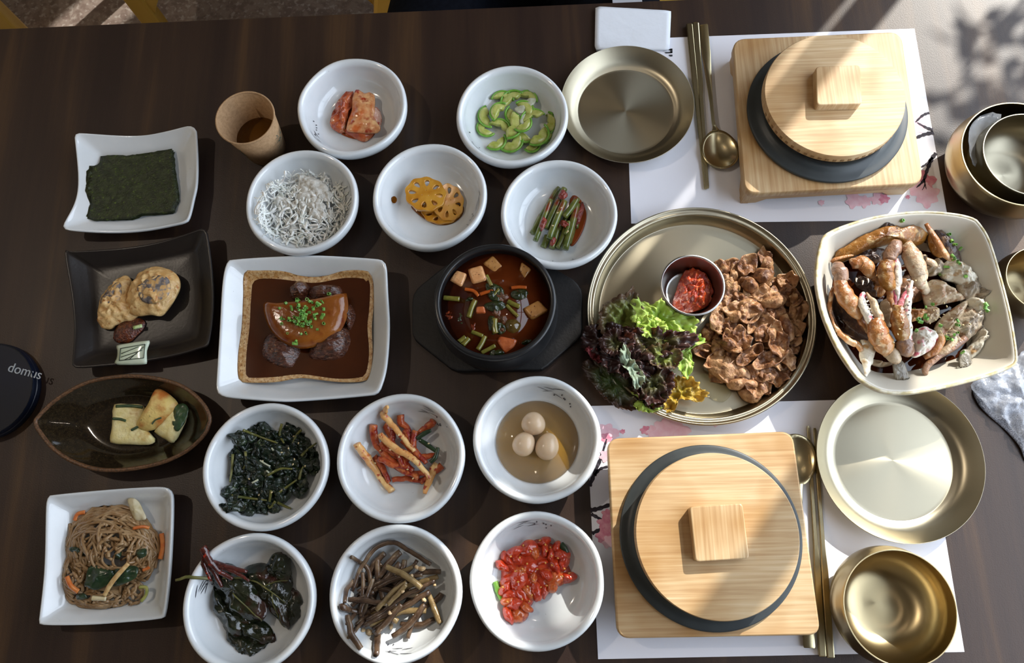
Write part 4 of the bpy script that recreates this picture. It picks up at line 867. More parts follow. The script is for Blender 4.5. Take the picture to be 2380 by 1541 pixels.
obj('kimchi_piece', lump([(868, 245), (880, 252), (887, 270), (884, 290), (875, 302), (864, 290), (862, 262)], K+.002, .012, 28, 6, 3, .002, 150, 3), mat('pale_kimchi', '#d8a08c', '#e6c4b4', scale=80, rough=.25, c3='#b8402a', s3=120, lo3=.55, hi3=.7, coat=.4), label='pale pink kimchi stalk beside the large leaf', cat='kimchi', group='kimchi pieces')
obj('kimchi_piece', sheet([(818, 225), (828, 203), (845, 212), (868, 215), (869, 250), (873, 278), (884, 296), (866, 304), (835, 303), (804, 300), (808, 275), (816, 250)], lambda x, y, t, a: K+.021-.004*t*t, .0035, 44, 9, z0=K+.018, nz=.003, ns=90, seed=4, k=3), M_kim, label='large flat pale orange kimchi leaf on top of the pile', cat='kimchi', group='kimchi pieces')
# --- zucchini
M_zuf = mat('zucchini_flesh', '#9fa94c', '#c4c67a', scale=110, rough=.2, spec=.5, bump=.3, bscale=200, coat=.4, sss=.2)
M_zus = mat('zucchini_skin', '#5f9a32', '#7fb347', scale=140, rough=.2, coat=.4)
M_oni = mat('translucent_onion', '#cdd2b4', '#e2e4d2', scale=90, rough=.18, trans=.3, coat=.3)
for i, (cx, cy, r, a0, dz) in enumerate([(a_, b_, r_*1.28, c_, d_) for a_, b_, r_, c_, d_ in [(1168, 235, 20, -1.5, .004), (1195, 238, 24, -2.3, .006), (1225, 232, 18, -1.2, .003), (1140, 270, 22, 2.9, .004), (1165, 262, 20, -2.6, .011), (1132, 296, 18, 2.2, .002), (1180, 290, 27, .2, .011), (1150, 325, 20, .9, .003), (1185, 325, 24, .9, .004), (1215, 258, 20, -.8, .012), (1240, 280, 23, -2.0, .012), (1268, 285, 22, .1, .004), (1245, 310, 24, .6, .009), (1222, 305, 22, 2.4, .005), (1235, 335, 16, 1.0, .002), (1262, 312, 18, .6, .003), (1200, 265, 20, 2.6, .008), (1160, 300, 20, -1.2, .006), (1212, 285, 18, .9, .013)]]):
    z = zb('zucchini', cx, cy, dz); a = np.linspace(a0-1.45, a0+1.45, 12)
    arc = [(cx+r*math.cos(t), cy+r*.9*math.sin(t)) for t in a]; inn = [(cx+r*.30*math.cos(t)-r*.1*math.cos(a0), cy+r*.30*math.sin(t)) for t in a[::-1][::3]]
    q = obj('zucchini_slice', lump(arc+inn, z, .0058, 30, 5, 6, .0005, 200, i, tilt=(R.uniform(-.25, .25), R.uniform(-.25, .25)), k=2), M_zuf, label='green-edged half-moon zucchini slice in the white bowl', cat='zucchini', group='zucchini slices')
    obj('skin', ptube(arc, z+.0034, 2.8, 6, 1.1, k=2), M_zus, q)
for i, q in enumerate([[(1196, 250), (1215, 243), (1228, 247), (1225, 258), (1205, 262)], [(1208, 278), (1215, 265), (1222, 262), (1216, 280), (1220, 296), (1212, 292)], [(1222, 232), (1240, 226), (1246, 232), (1236, 246), (1225, 246)]]):
    obj('onion_slice', sheet(q, lambda x, y, t, a: K+.019-.002*t, .001, 24, 4, z0=K+.018, nz=.002, seed=i), M_oni, label='translucent onion sliver among the zucchini slices', cat='onion', group='onion slivers in zucchini')
# --- shredded cabbage salad
M_cab = mat('shredded_cabbage', '#eff0e8', '#fbfbf8', scale=60, rough=.4, spec=.4, sss=.15)
rr = random.Random(12); vs = []
for k in range(520):
    a, f = rr.uniform(0, 6.28), math.sqrt(rr.random()); x, y = 705+108*f*math.cos(a), 486+86*f*math.sin(a)
    L_, d, cv = rr.uniform(14, 44), rr.uniform(0, 6.28), rr.uniform(-.9, .9); pts, zs = [], []; zc = .011+.020*(1-f*f)*rr.uniform(.45, 1.)
    for i in range(5):
        t = (i/4-.5); dd = d+cv*t; pts.append((x+L_*t*math.cos(dd), y+L_*t*math.sin(dd))); zs.append(max(zb('cabbage', *pts[-1], .002), zc+rr.uniform(-.002, .004)))
    vs.append(ptube(pts, zs, rr.choice([1.1, 1.3, 1.6, 2.0, 3.2]), 5, .5, 3))
cab = obj('cabbage_shreds', join(*vs), M_cab, label='heap of finely shredded white cabbage in the white bowl', cat='cabbage', kind='stuff')
M_dress = mat('sesame_dressing', '#c4c1b8', '#dcdad2', scale=160, rough=.25, spec=.5, bump=.9, bscale=300, c3='#4c4a48', s3=800, lo3=.70, hi3=.73, coat=.2)
for i, (x, y, w, h, z) in enumerate([(722, 445, 70, 62, .024), (735, 488, 52, 44, .024), (700, 480, 40, 50, .022), (655, 470, 44, 30, .020), (675, 520, 50, 26, .018), (752, 455, 30, 40, .022), (765, 500, 24, 28, .018), (705, 420, 40, 26, .022)]):
    obj('salad_dressing', lump(blobpx(x, y, w, h, i, 12, .25, i), z, .008, 36, 8, 1.8, .006, 150, i), M_dress, label='grey-white sesame dressing blob on the shredded cabbage', cat='dressing', group='dressing on cabbage')
# --- lotus root
M_lot = mat('braised_lotus', '#b87a1e', '#cf9a3a', scale=70, rough=.16, spec=.6, coat=.6, sss=.15, bump=.1, bscale=200)
M_soyp = mat('amber_soy_glaze', '#8a4f0c', rough=.05, trans=.4, ior=1.36)
pool('soy_glaze', [(955, 480), (985, 475), (1070, 475), (1075, 500), (1050, 520), (1015, 522), (985, 508)], zb('lotus', 1015, 500, .0016), M_soyp, 'amber soy glaze pooled under the lotus root', 'sauce')
pool('soy_glaze_drop', ell(916, 464, 13, 16, 12), zb('lotus', 916, 464, .0012), M_soyp, 'single amber drop on the lotus bowl wall', 'sauce', .0008)
def lotus(cx, cy, rx, ry, z, rot, label, n=9):
    a = np.linspace(0, 2*np.pi, 54, endpoint=False); r = 1+.035*np.cos(n*a+rot*n)
    out = pxw(np.column_stack([cx+rx*r*np.cos(a), cy+ry*r*np.sin(a)]), z)
    sp = [out]
    for k in range(n-1):
        t = rot+2*math.pi*k/(n-1); u = np.linspace(0, 2*np.pi, 14, endpoint=False)
        dr, dt = .21*np.cos(u), .135*np.sin(u)*(1+.35*np.cos(u)); rad = .66+dr
        x, y = rad*math.cos(t)-dt*math.sin(t), rad*math.sin(t)+dt*math.cos(t)
        sp.append(pxw(np.column_stack([cx+rx*x, cy+ry*y]), z))
    for k in range(3):
        t = rot+.5+2*math.pi*k/3; sp.append(pxw(ell(cx+rx*.2*math.cos(t), cy+ry*.2*math.sin(t), 3, 3, 8), z))
    o = curve_mesh('lotus_root_slice', sp, M_lot, z, .0045, bevel=.0006, label=label, cat='lotus root', group='lotus root slices'); return o
L0 = zb('lotus', 1010, 470)
o = lotus(1026, 494, 44, 28, L0+.001, .4, 'lotus root slice lowest in the stack, lying in the glaze'); o = lotus(1042, 473, 35, 40, L0+.0062, .9, 'lotus root slice half covered by the largest slice'); o.rotation_euler = (.10, .12, 0)
o = lotus(990, 454, 46, 39, L0+.0125, .1, 'large lotus root slice on top of the stack, all holes showing'); o.rotation_euler = (-.05, .10, 0)
# --- garlic stems
M_gst = mat('garlic_stem', '#4a5a22', '#76783a', scale=80, rough=.2, spec=.6, c3='#7a2f18', s3=60, lo3=.58, hi3=.72, coat=.4)
M_paste = mat('red_chilli_paste', '#6a190e', '#8e2c16', scale=160, rough=.18, spec=.6, bump=.9, bscale=420, c3='#d8904a', s3=600, lo3=.66, hi3=.74, coat=.5)
pool('chilli_oil', [(1325, 462), (1345, 460), (1362, 490), (1360, 520), (1345, 555), (1328, 572), (1318, 540)], zb('garlic', 1345, 510, .0018), M_juice, 'orange-red chilli oil beside the garlic stems', 'oil')
for i, (a, b, dz, w) in enumerate([((1298, 436), (1237, 543), .006, 7), ((1280, 464), (1244, 560), .014, 6.5), ((1300, 464), (1268, 532), .014, 8), ((1312, 467), (1276, 555), .018, 8), ((1342, 461), (1311, 505), .016, 8), ((1341, 474), (1313, 580), .013, 8.5), ((1312, 438), (1300, 468), .012, 8), ((1336, 515), (1322, 566), .006, 7), ((1300, 520), (1282, 578), .007, 8), ((1316, 527), (1296, 577), .009, 7), ((1272, 548), (1262, 575), .005, 8), ((1353, 477), (1338, 530), .006, 7), ((1322, 515), (1313, 545), .014, 6), ((1258, 500), (1240, 546), .004, 7), ((1290, 452), (1262, 508), .005, 7), ((1328, 480), (1300, 535), .007, 7)]):
    z = zb('garlic', (a[0]+b[0])/2, (a[1]+b[1])/2, dz-.002); m_ = ((a[0]+b[0])/2+R.uniform(-3, 3), (a[1]+b[1])/2)
    obj('garlic_scape', ptube([a, m_, b], z, [w*.92, w, w*.95], 10, 1, 4), M_gst, label='olive garlic stem length coated in chilli seasoning', cat='garlic stem', group='garlic stems')
for i, (x, y, w, h, dz) in enumerate([(1308, 452, 20, 22, .019), (1262, 520, 14, 34, .017), (1312, 516, 20, 16, .021), (1346, 500, 16, 60, .009), (1285, 560, 14, 22, .013)]):
    obj('chilli_paste', lump(blobpx(x, y, w, h, .3, 12, .2, i), zb('garlic', x, y, dz-.002), .004, 24, 5, 2, .0015, 300, i), M_paste, label='clump of red chilli seasoning on the garlic stems', cat='seasoning', group='chilli clumps on garlic stems')
seeds([(1296, 490, K+.026), (1305, 478, K+.026), (1320, 538, K+.023), (1285, 520, K+.026), (1318, 540, K+.022)], 'sesame seed on the garlic stems', 'sesame on garlic stems')
# --- braised meat
M_stain = mat('dried_sauce_edge', '#a5763e', '#c9aa7c', scale=230, rough=.35, c3='#7a4a1e', s3=500, lo3=.58, hi3=.68)
M_bsauce = mat('brown_braising_sauce', '#3a1806', '#431d08', scale=30, rough=.06, spec=.55)
SO = [(572, 640), (600, 634), (660, 633), (700, 641), (740, 643), (800, 633), (850, 634), (866, 645), (869, 700), (864, 760), (866, 820), (860, 870), (845, 886), (790, 888), (720, 880), (690, 879), (640, 888), (570, 889), (556, 880), (555, 830), (562, 760), (566, 690)]
SI = [(592, 652), (640, 648), (700, 655), (740, 657), (800, 646), (850, 648), (860, 660), (858, 720), (854, 760), (858, 820), (850, 868), (830, 878), (780, 880), (700, 870), (640, 876), (582, 878), (572, 870), (573, 820), (580, 760), (584, 690)]
P = pxw(resample(catmull(SI, 4), 90), .0165)[:, :2]; c_ = P.mean(0)
sc_ = obj('braising_sauce', ringskin([np.column_stack([c_+(P-c_)*k, np.full(90, z)]) for k, z in ((.80, .0085), (.90, .0105), (.97, .0145), (1., .0165))], True, True), M_bsauce, label='dark brown braising sauce filling the white rectangular dish', cat='sauce', sharp=40)
P = pxw(resample(catmull(SO, 4), 90), .0172)[:, :2]; c_ = P.mean(0); rg = [np.column_stack([c_+(P-c_)*k, np.full(90, .0162+.003*(k-.86))]) for k in (.86, .90, .94, .97, 1.)]
obj('dried_edge', ringskin(rg+[r-np.array([0, 0, .0003]) for r in rg[::-1]]), M_stain, sc_)
M_meat = mat('braised_beef', '#34180e', '#5c3322', scale=120, rough=.22, spec=.6, bump=.9, bscale=240, stretch=(1, 2.5, 1), c3='#8a6248', s3=200, lo3=.6, hi3=.75, coat=.5)
for i, (q, h, lab) in enumerate([([(672, 690), (676, 665), (695, 651), (715, 658), (722, 672), (712, 690), (695, 700)], .016, 'stringy brown braised beef chunk behind the radish'), ([(712, 680), (730, 664), (770, 660), (795, 668), (796, 690), (770, 700), (730, 698)], .012, 'dark flat braised beef piece tucked behind the radish'), ([(606, 815), (614, 785), (640, 770), (680, 785), (700, 810), (688, 840), (672, 856), (640, 850), (612, 832)], .014, 'dark braised beef chunk poking out under the radish curve'), ([(716, 830), (722, 800), (760, 775), (800, 755), (814, 780), (812, 805), (795, 830), (760, 838)], .016, 'large light-streaked braised beef slice beside the radish'), ([(800, 720), (815, 705), (828, 728), (822, 755), (812, 772), (800, 750)], .010, 'small braised beef scrap at the radish tip')]):
    obj('braised_beef', lump(q, .010, h+.006, 36, 8, 2.6, .004, 150, i), M_meat, label=lab, cat='beef', group='braised beef chunks')
M_rad = mat('braised_radish', '#743b10', '#91561f', scale=30, rough=.16, spec=.6, bump=.25, bscale=240, c3='#6e2c0a', s3=70, lo3=.55, hi3=.75, coat=.2, sss=.1)
obj('braised_radish', lump([(612, 708), (618, 702), (640, 704), (680, 700), (740, 692), (798, 679), (806, 690), (808, 712), (804, 740), (788, 770), (755, 795), (720, 808), (690, 809), (655, 795), (630, 770), (616, 738)], .024, .014, 60, 10, 8, .0007, 120, 4, under=.3, k=3, tilt=(-.03, 0)), M_rad, label='thick half-moon slice of braised radish topped with scallions', cat='radish')
RINGS = {}
def scallions(pts, label, grp, m=None, r0=.0017):
    m = m or M_scal
    for i, (px, py, z) in enumerate(pts):
        key = (m.name, i % 4)
        if key not in RINGS:
            h = (.0013, .002, .0028, .0016)[i % 4]; sq = (1, .75, .6, .9)[i % 4]
            V, F = revolve((0, 0), [(r0, -h), (r0, h), (r0*.72, h), (r0*.72, -h), (r0, -h)], 14, sq=(1, sq))
            me = bpy.data.meshes.new('scallion_ring'); me.from_pydata(V.tolist(), [], F); me.materials.append(m); me.polygons.foreach_set('use_smooth', [True]*len(F)); me.set_sharp_from_angle(angle=.6); RINGS[key] = me
        o = bpy.data.objects.new('scallion_ring', RINGS[key]); COL.objects.link(o); o.location = Vector(W(px, py, z))
        o.rotation_euler = (R.uniform(-1.5, 1.5), R.uniform(-.6, .6), R.uniform(0, 6.3)); s = R.uniform(.85, 1.35); o.scale = (s, s, s)
        tagit(o, label, 'scallion', grp)
pts = []
for k in range(58):
    x, y = 704+R.gauss(0, 24), 737+R.gauss(0, 21); d = math.hypot((x-704)/50, (y-737)/45); pts.append((x, y, .0385+.007*max(0, 1-d)))
pts += [(660, 742, .0385), (655, 752, .0385), (668, 775, .0375), (688, 793, .0375), (685, 798, .037), (762, 680, .034), (655, 740, .0385), (725, 702, .039), (740, 706, .039), (752, 718, .039), (664, 705, .038), (690, 700, .038)]
scallions(pts, 'green scallion ring heaped on the braised radish', 'scallions on the radish')
# --- tofu soup
M_broth = mat('red_soup_broth', '#381305', '#5c270c', scale=26, rough=.05, spec=.5, lo=.3, hi=.75)
SZ = .064
soup = obj('soup_broth', revolve((PC[0], PC[1]), [(0, SZ-.02), (PR*.86, SZ-.02), (PR*.905, SZ), (0, SZ)], 72), M_broth, label='dark red-brown broth filling the black pot', cat='soup')
M_tofu = mat('tofu', '#cf9460', '#e0ad78', scale=90, rough=.3, bump=.35, bscale=300, c3='#7a3c1c', s3=420, lo3=.62, hi3=.70, coat=.3, sss=.1)
M_tofud = mat('soup_stained_tofu', '#9a6a34', '#b8834a', scale=90, rough=.25, bump=.3, bscale=300, c3='#5a2c12', s3=300, lo3=.62, hi3=.72, coat=.5)
M_tofur = mat('red_stained_tofu', '#a04a22', '#c26a3a', scale=90, rough=.25, bump=.5, bscale=300, coat=.5)
for q, m, lab, dz, tl in [([(1039, 652), (1053, 628), (1087, 640), (1074, 671)], M_tofu, 'pale tofu cube floating nearest the pot wall in the soup', .003, (.1, .1)), ([(1087, 628), (1121, 619), (1133, 654), (1098, 663)], M_tofu, 'upright speckled tofu cube in the middle of the tofu row', .005, (.05, -.05)), ([(1122, 616), (1146, 597), (1172, 623), (1152, 640)], M_tofud, 'half-sunken tan tofu cube behind the speckled cube', .0015, (-.1, .15)), ([(1206, 631), (1212, 611), (1236, 629), (1219, 652)], M_tofud, 'small brownish tofu cube standing alone by the far rim', .002, (.1, .1)), ([(1214, 719), (1252, 699), (1276, 725), (1236, 747)], M_tofud, 'large ochre tofu slab with a dark spot', .0035, (.05, -.1)), ([(1154, 795), (1162, 783), (1204, 792), (1197, 809), (1174, 826)], M_tofur, 'reddish crumbled tofu piece near the soup edge', .002, (0, .1)), ([(1107, 716), (1127, 714), (1130, 731), (1106, 732)], M_tofur, 'small orange tofu bit among the soup stems', .003, (0, 0))]:
    obj('tofu_cube', lump(rounded(q, 4, 3), SZ-.008, .008+dz, 32, 6, 12, .0004, 200, len(lab), tilt=tl, under=.7, k=0), m, label=lab, cat='tofu', group='tofu in the soup')
M_stem = mat('soup_stem', '#5b5a1e', '#7d7430', scale=140, rough=.2, coat=.5, c3='#5a3010', s3=80, lo3=.6, hi3=.75)
M_leafd = mat('soup_leaf', '#14200c', '#2a3414', scale=160, rough=.22, bump=.8, bscale=250, coat=.5)
for a, b, w in [((1024, 691), (1068, 695), 6), ((1089, 738), (1104, 697), 6.5), ((1204, 736), (1177, 709), 4.5), ((1208, 713), (1180, 700), 6), ((1110, 813), (1127, 781), 6), ((1119, 820), (1151, 803), 5), ((1058, 800), (1082, 783), 6), ((1069, 808), (1090, 786), 6), ((1096, 771), (1122, 781), 5), ((1130, 640), (1142, 664), 5), ((1150, 740), (1152, 775), 7), ((1142, 690), (1160, 672), 4)]:
    obj('soup_vegetable', ptube([a, ((a[0]+b[0])/2+R.uniform(-2, 2), (a[1]+b[1])/2), b], SZ+.0012, w, 8, .8, 4), M_stem, label='olive vegetable stem floating in the soup', cat='stem', group='stems in the soup')
M_carr = mat('stewed_carrot', '#9c4412', '#b45c20', scale=90, rough=.2, coat=.5)
for p in [[(1115, 684), (1133, 678), (1150, 675)], [(1188, 669), (1205, 667), (1224, 668)], [(1080, 672), (1100, 676), (1112, 688)]]:
    obj('carrot_strip', ptube(p, SZ+.0012, 4.5, 6, .6), M_carr, label='stewed carrot strip floating in the soup', cat='carrot', group='carrots in the soup')
for i, (q, h) in enumerate([([(1190, 678), (1205, 673), (1225, 675), (1226, 690), (1205, 697), (1188, 690)], .003), ([(1138, 818), (1160, 812), (1172, 820), (1168, 830), (1142, 831)], .003), ([(1134, 738), (1150, 736), (1155, 755), (1148, 778), (1138, 770)], .003), ([(1078, 694), (1098, 690), (1100, 698), (1082, 702)], .002), ([(1130, 660), (1160, 664), (1172, 680), (1160, 700), (1138, 695)], .0035), ([(1130, 705), (1165, 700), (1175, 715), (1150, 725), (1128, 718)], .004), ([(1065, 728), (1080, 735), (1078, 752), (1062, 748)], .0015), ([(1208, 795), (1232, 785), (1236, 792), (1215, 804)], .002), ([(1150, 755), (1170, 750), (1175, 770), (1158, 778)], .003)]):
    obj('soup_greens', sheet(q, lambda x, y, t, a, h=h: SZ+h-.0025*t, .0012, 26, 6, z0=SZ, nz=.003, ns=180, seed=i), M_leafd, label='dark cooked leaf floating in the soup', cat='leaf', group='leaves in the soup')
obj('mushroom', lump(blobpx(1192, 757, 38, 34, .2, 14, .06, 3), SZ-.002, .007, 28, 7, 2, .0004), mat('stewed_mushroom', '#4a3a16', '#5f4a20', scale=60, rough=.12, coat=.6), label='round glossy mushroom cap floating in the soup', cat='mushroom')
M_mince = mat('soup_mince', '#4a2a14', '#75482a', scale=300, rough=.3, bump=1, bscale=400, coat=.4)
for i, (x, y, w, h) in enumerate([(1165, 690, 40, 30), (1152, 722, 46, 24), (1168, 742, 22, 30), (1166, 768, 20, 18), (1045, 735, 40, 34), (1100, 760, 30, 24)]):
    obj('minced_meat', lump(blobpx(x, y, w, h, i, 14, .2, i), SZ-.003, .0055 if i < 4 else .0035, 28, 6, 2, .0018, 330, i), M_mince if i < 4 else mat('soup_red_paste', '#5a1c08', '#7a3012', scale=200, rough=.2, bump=.5, coat=.4), label='crumbly seasoning clump afloat in the soup', cat='mince', group='seasoning clumps in the soup')
def inpoly(x, y, P):
    c = False; n = len(P)
    for i in range(n):
        (x1, y1), (x2, y2) = P[i-1], P[i]
        if (y1 > y) != (y2 > y) and x < (x2-x1)*(y-y1)/(y2-y1)+x1: c = not c
    return c
def sample(P, n, dmin, seed):
    rr = random.Random(seed); xs = [p[0] for p in P]; ys = [p[1] for p in P]; out = []; tries = 0
    while len(out) < n and tries < 20000:
        tries += 1; x, y = rr.uniform(min(xs), max(xs)), rr.uniform(min(ys), max(ys))
        if inpoly(x, y, P) and all(math.hypot(x-a, y-b) > dmin for a, b in out): out.append((x, y))
    return out
# --- seasoned greens
M_grn = mat('wilted_greens', '#0f1a14', '#22301f', scale=110, rough=.24, spec=.55, bump=.9, bscale=220, c3='#3f4a24', s3=90, lo3=.6, hi3=.75, coat=.35)
M_gstem = mat('wilted_stem', '#4a4e22', '#737038', scale=120, rough=.25, coat=.3)
GP = [(540, 1020), (575, 992), (625, 985), (665, 985), (700, 1000), (695, 1025), (742, 1035), (735, 1080), (705, 1110), (690, 1140), (655, 1165), (600, 1185), (560, 1195), (532, 1170), (530, 1130), (545, 1085)]
gr = random.Random(3)
for i, (x, y) in enumerate(sample(GP, 46, 19, 5)):
    d = math.hypot((x-632)/100, (y-1090)/95); z = zb('greens', x, y, .003)+.018*max(0, 1-d*d)*gr.uniform(.5, 1)
    obj('seasoned_greens_leaf', sheet(blobpx(x, y, gr.uniform(44, 70), gr.uniform(26, 40), gr.uniform(0, 3.1), 12, .25, i), lambda x_, y_, t, a, z=z: z+.003-.003*t, .0012, 30, 7, z0=z, nz=.0075, ns=130, seed=i*1.3), M_grn, label='wilted dark green leaf in the bowl of seasoned greens', cat='greens', group='seasoned greens leaves')
for p in [[(566, 1000), (590, 1010), (645, 1030)], [(655, 985), (650, 1010), (660, 1030)], [(700, 1000), (690, 1010), (680, 1030)], [(540, 1055), (538, 1090), (533, 1120)], [(622, 1105), (650, 1090), (680, 1090)], [(538, 1152), (580, 1158), (620, 1163)], [(640, 1165), (630, 1178), (624, 1180)], [(645, 1168), (665, 1178), (676, 1182)], [(630, 1140), (627, 1160), (623, 1178)], [(700, 1060), (715, 1045), (735, 1030)], [(695, 1115), (700, 1095), (708, 1080)], [(570, 1050), (572, 1075), (565, 1090)], [(640, 1150), (655, 1140), (690, 1115)]]:
    z = [zb('greens', *q, .006)+.016*max(0, 1-math.hypot((q[0]-632)/100, (q[1]-1090)/95)**2) for q in p]
    obj('seasoned_greens_stalk', ptube(p, z, [3.6, 3.2, 2], 6, .8), M_gstem, label='thin olive stalk in the bowl of seasoned greens', cat='greens', group='seasoned greens stalks')
seeds([(673, 1010, .032), (688, 1028, .030), (681, 1066, .032), (707, 1083, .028), (578, 1113, .026), (537, 1140, .018), (629, 1144, .030), (578, 1167, .018), (554, 1167, .016), (676, 1078, .032), (665, 1040, .034), (605, 1070, .032), (600, 1150, .024), (650, 1050, .034)], 'sesame seed on the seasoned greens', 'sesame on greens')
for p in [[(600, 1069), (614, 1078), (624, 1083)], [(581, 1122), (596, 1114)], [(627, 1040), (632, 1046)], [(616, 1093), (622, 1098)]]:
    obj('garlic_shred', ptube(p, .034, 2.4, 5, .7, 3), M_oni, label='pale garlic shred on the seasoned greens', cat='garlic', group='garlic shreds on greens')
# --- bellflower root
M_bell = mat('spicy_bellflower', '#a3391a', '#cf7a42', scale=70, rough=.28, spec=.5, bump=.7, bscale=300, c3='#8a1e0e', s3=110, lo3=.46, hi3=.62, coat=.35)
M_bellp = mat('pale_bellflower', '#d08a48', '#e8c080', scale=60, rough=.3, bump=.4, bscale=300, c3='#a8361a', s3=160, lo3=.56, hi3=.66, coat=.3)
B0 = zb('bellflower', 931, 1062)
for i, (p, w, dz) in enumerate([([(828, 1030), (868, 1085), (910, 1143)], [9, 10, 8, 10], .004), ([(901, 946), (893, 966), (930, 1010), (963, 1052)], [5, 9, 7, 6], .020), ([(869, 987), (873, 1030), (907, 1077)], [10, 9, 7], .010), ([(881, 1009), (920, 1043), (963, 1069), (999, 1112)], [7, 9, 8, 5], .022), ([(929, 966), (938, 985), (952, 1006)], [9, 9, 6], .010), ([(1010, 979), (985, 1000), (954, 1032)], [9, 9, 5], .009), ([(888, 1052), (933, 1090), (976, 1107)], [8, 10, 8], .014), ([(911, 1116), (945, 1112), (982, 1116)], [6, 7, 6], .006), ([(1014, 1077), (999, 1115), (986, 1148)], [10, 9, 5], .007), ([(963, 1069), (990, 1062), (1012, 1055)], [8, 8, 6], .013), ([(893, 985), (903, 1005), (913, 1025)], [9, 8, 6], .008), ([(1027, 1081), (1005, 1100), (975, 1124)], [9, 9, 7], .004), ([(868, 1060), (885, 1080), (903, 1120)], [7, 8, 6], .004), ([(905, 1040), (930, 1060), (960, 1095)], [8, 8, 7], .016), ([(940, 1000), (955, 1030), (970, 1065)], [8, 9, 7], .012), ([(885, 1030), (905, 1050), (940, 1062)], [8, 8, 7], .014), ([(920, 1085), (950, 1098), (990, 1100)], [7, 8, 7], .010), ([(900, 1020), (925, 1050), (938, 1085)], [7, 8, 6], .018), ([(935, 1020), (960, 1045), (990, 1075)], [8, 9, 6], .016), ([(880, 1065), (915, 1080), (950, 1085)], [7, 8, 6], .017), ([(965, 1000), (960, 1035), (945, 1070)], [7, 8, 6], .015), ([(915, 1000), (910, 1035), (925, 1070)], [7, 8, 6], .013)]):
    z = [max(B0+dz, zb('bellflower', *q, .004)) for q in p]
    obj('bellflower_root', ptube(p, z, w, 8, .7, 6, .0022, i, twist=.8), M_bellp if i in (0, 3, 8, 1) else M_bell, label='pale chilli-flecked bellflower root strip' if i in (0, 3, 8, 1) else 'red chilli-coated bellflower root strip', cat='root strip', group='pale bellflower strips' if i in (0, 3, 8, 1) else 'red bellflower strips')
for p in [[(975, 1022), (995, 1035), (1015, 1050)], [(1000, 1075), (1012, 1062), (1018, 1040)], [(968, 1020), (985, 1008), (1002, 1000)]]:
    obj('green_onion_piece', ptube(p, B0+.016, [5, 6, 4], 7, .6), MATS['cooked_spinach'], label='dark green onion piece among the bellflower strips', cat='green onion', group='green onion in bellflower')
seeds([(905, 1045, B0+.026), (925, 1060, B0+.028), (880, 1045, B0+.022), (955, 1075, B0+.028), (945, 1090, B0+.024), (925, 1010, B0+.026), (975, 1085, B0+.024), (870, 1075, B0+.013), (855, 1060, B0+.013), (995, 1030, B0+.022), (960, 1112, B0+.016)], 'sesame seed on the bellflower root', 'sesame on bellflower')
# --- quail eggs in broth
M_qegg = mat('soy_quail_egg', '#c9ab8a', '#dac2a4', scale=40, rough=.22, spec=.5, sss=.25)
M_brothl = mat('light_soy_broth', '#b3841a', rough=.03, alpha=.42)
c, r = BOWLS['eggs']
obj('egg_broth', revolve((c[0], c[1]), [(r*.0, .0105), (r*.60, .0125), (r*.665, .0145), (0, .0145)], 64), M_brothl, label='clear amber soy broth around the quail eggs', cat='broth')
for i, (x, y, w, h, ro, lab) in enumerate([(1240, 985, 56, 54, .2, 'quail egg touching the broth edge under the painted dots'), (1218, 1032, 52, 58, .5, 'quail egg with a flattened tip beside the other two'), (1272, 1038, 54, 64, .3, 'quail egg with a faint dark line along its side')]):
    s = mpp(x, y, .02); cw = W(x, y, .019); A = Matrix.Rotation(-ro, 3, 'Z'); V, F = [], []
    th = np.linspace(0, np.pi, 15); prof = [(max(1e-5, w/2*s*math.sin(t))*(1+.10*math.cos(t)), -h/2*s*math.cos(t)) for t in th]
    V, F = revolve((0, 0, 0), prof, 28); V = np.array([cw+np.array(A @ Vector((v[0], v[2], v[1]*.94))) for v in V]); V[:, 2] += .0085-V[:, 2].min()
    obj('quail_egg', (V, F), M_qegg, label=lab, cat='egg', group='quail eggs')
# --- perilla leaves
M_per = mat('perilla_leaf', '#10140d', '#232a17', scale=60, rough=.16, spec=.6, bump=.6, bscale=160, c3='#3a1512', s3=40, lo3=.58, hi3=.72, coat=.5)
M_perv = mat('perilla_vein', '#4f5028', '#6a6636', scale=100, rough=.3, coat=.3)
M_pers = mat('perilla_red_stalk', '#33120f', '#56261e', scale=120, rough=.22, bump=.7, bscale=200, c3='#a82c18', s3=220, lo3=.62, hi3=.7, coat=.5)
PL = [([(500, 1405), (560, 1425), (612, 1445), (640, 1490), (642, 1515), (600, 1505), (560, 1495), (520, 1462)], .010, 'lower perilla leaf spreading under the bundle'), ([(520, 1458), (570, 1480), (622, 1500), (600, 1535), (575, 1543), (540, 1508)], .013, 'perilla leaf tip hanging at the foot of the bundle'), ([(640, 1385), (680, 1370), (700, 1405), (692, 1445), (665, 1467), (645, 1430)], .010, 'small perilla leaf sticking out beside the folded leaf'), ([(560, 1330), (600, 1315), (640, 1330), (668, 1345), (665, 1400), (662, 1462), (638, 1440), (600, 1400), (570, 1360)], .018, 'large perilla leaf with a pale midrib facing up'), ([(476, 1300), (520, 1310), (572, 1345), (612, 1400), (606, 1442), (560, 1440), (520, 1402), (492, 1350)], .021, 'glossy wrinkled perilla leaf by the red stalks'), ([(492, 1360), (530, 1400), (580, 1440), (570, 1480), (530, 1470), (505, 1430), (492, 1395)], .015, 'dark perilla leaf folded along the bundle side'), ([(612, 1325), (628, 1298), (645, 1291), (664, 1300), (666, 1335), (655, 1360), (632, 1350)], .022, 'rolled perilla leaf end with a red chilli fleck')]
PLO = []
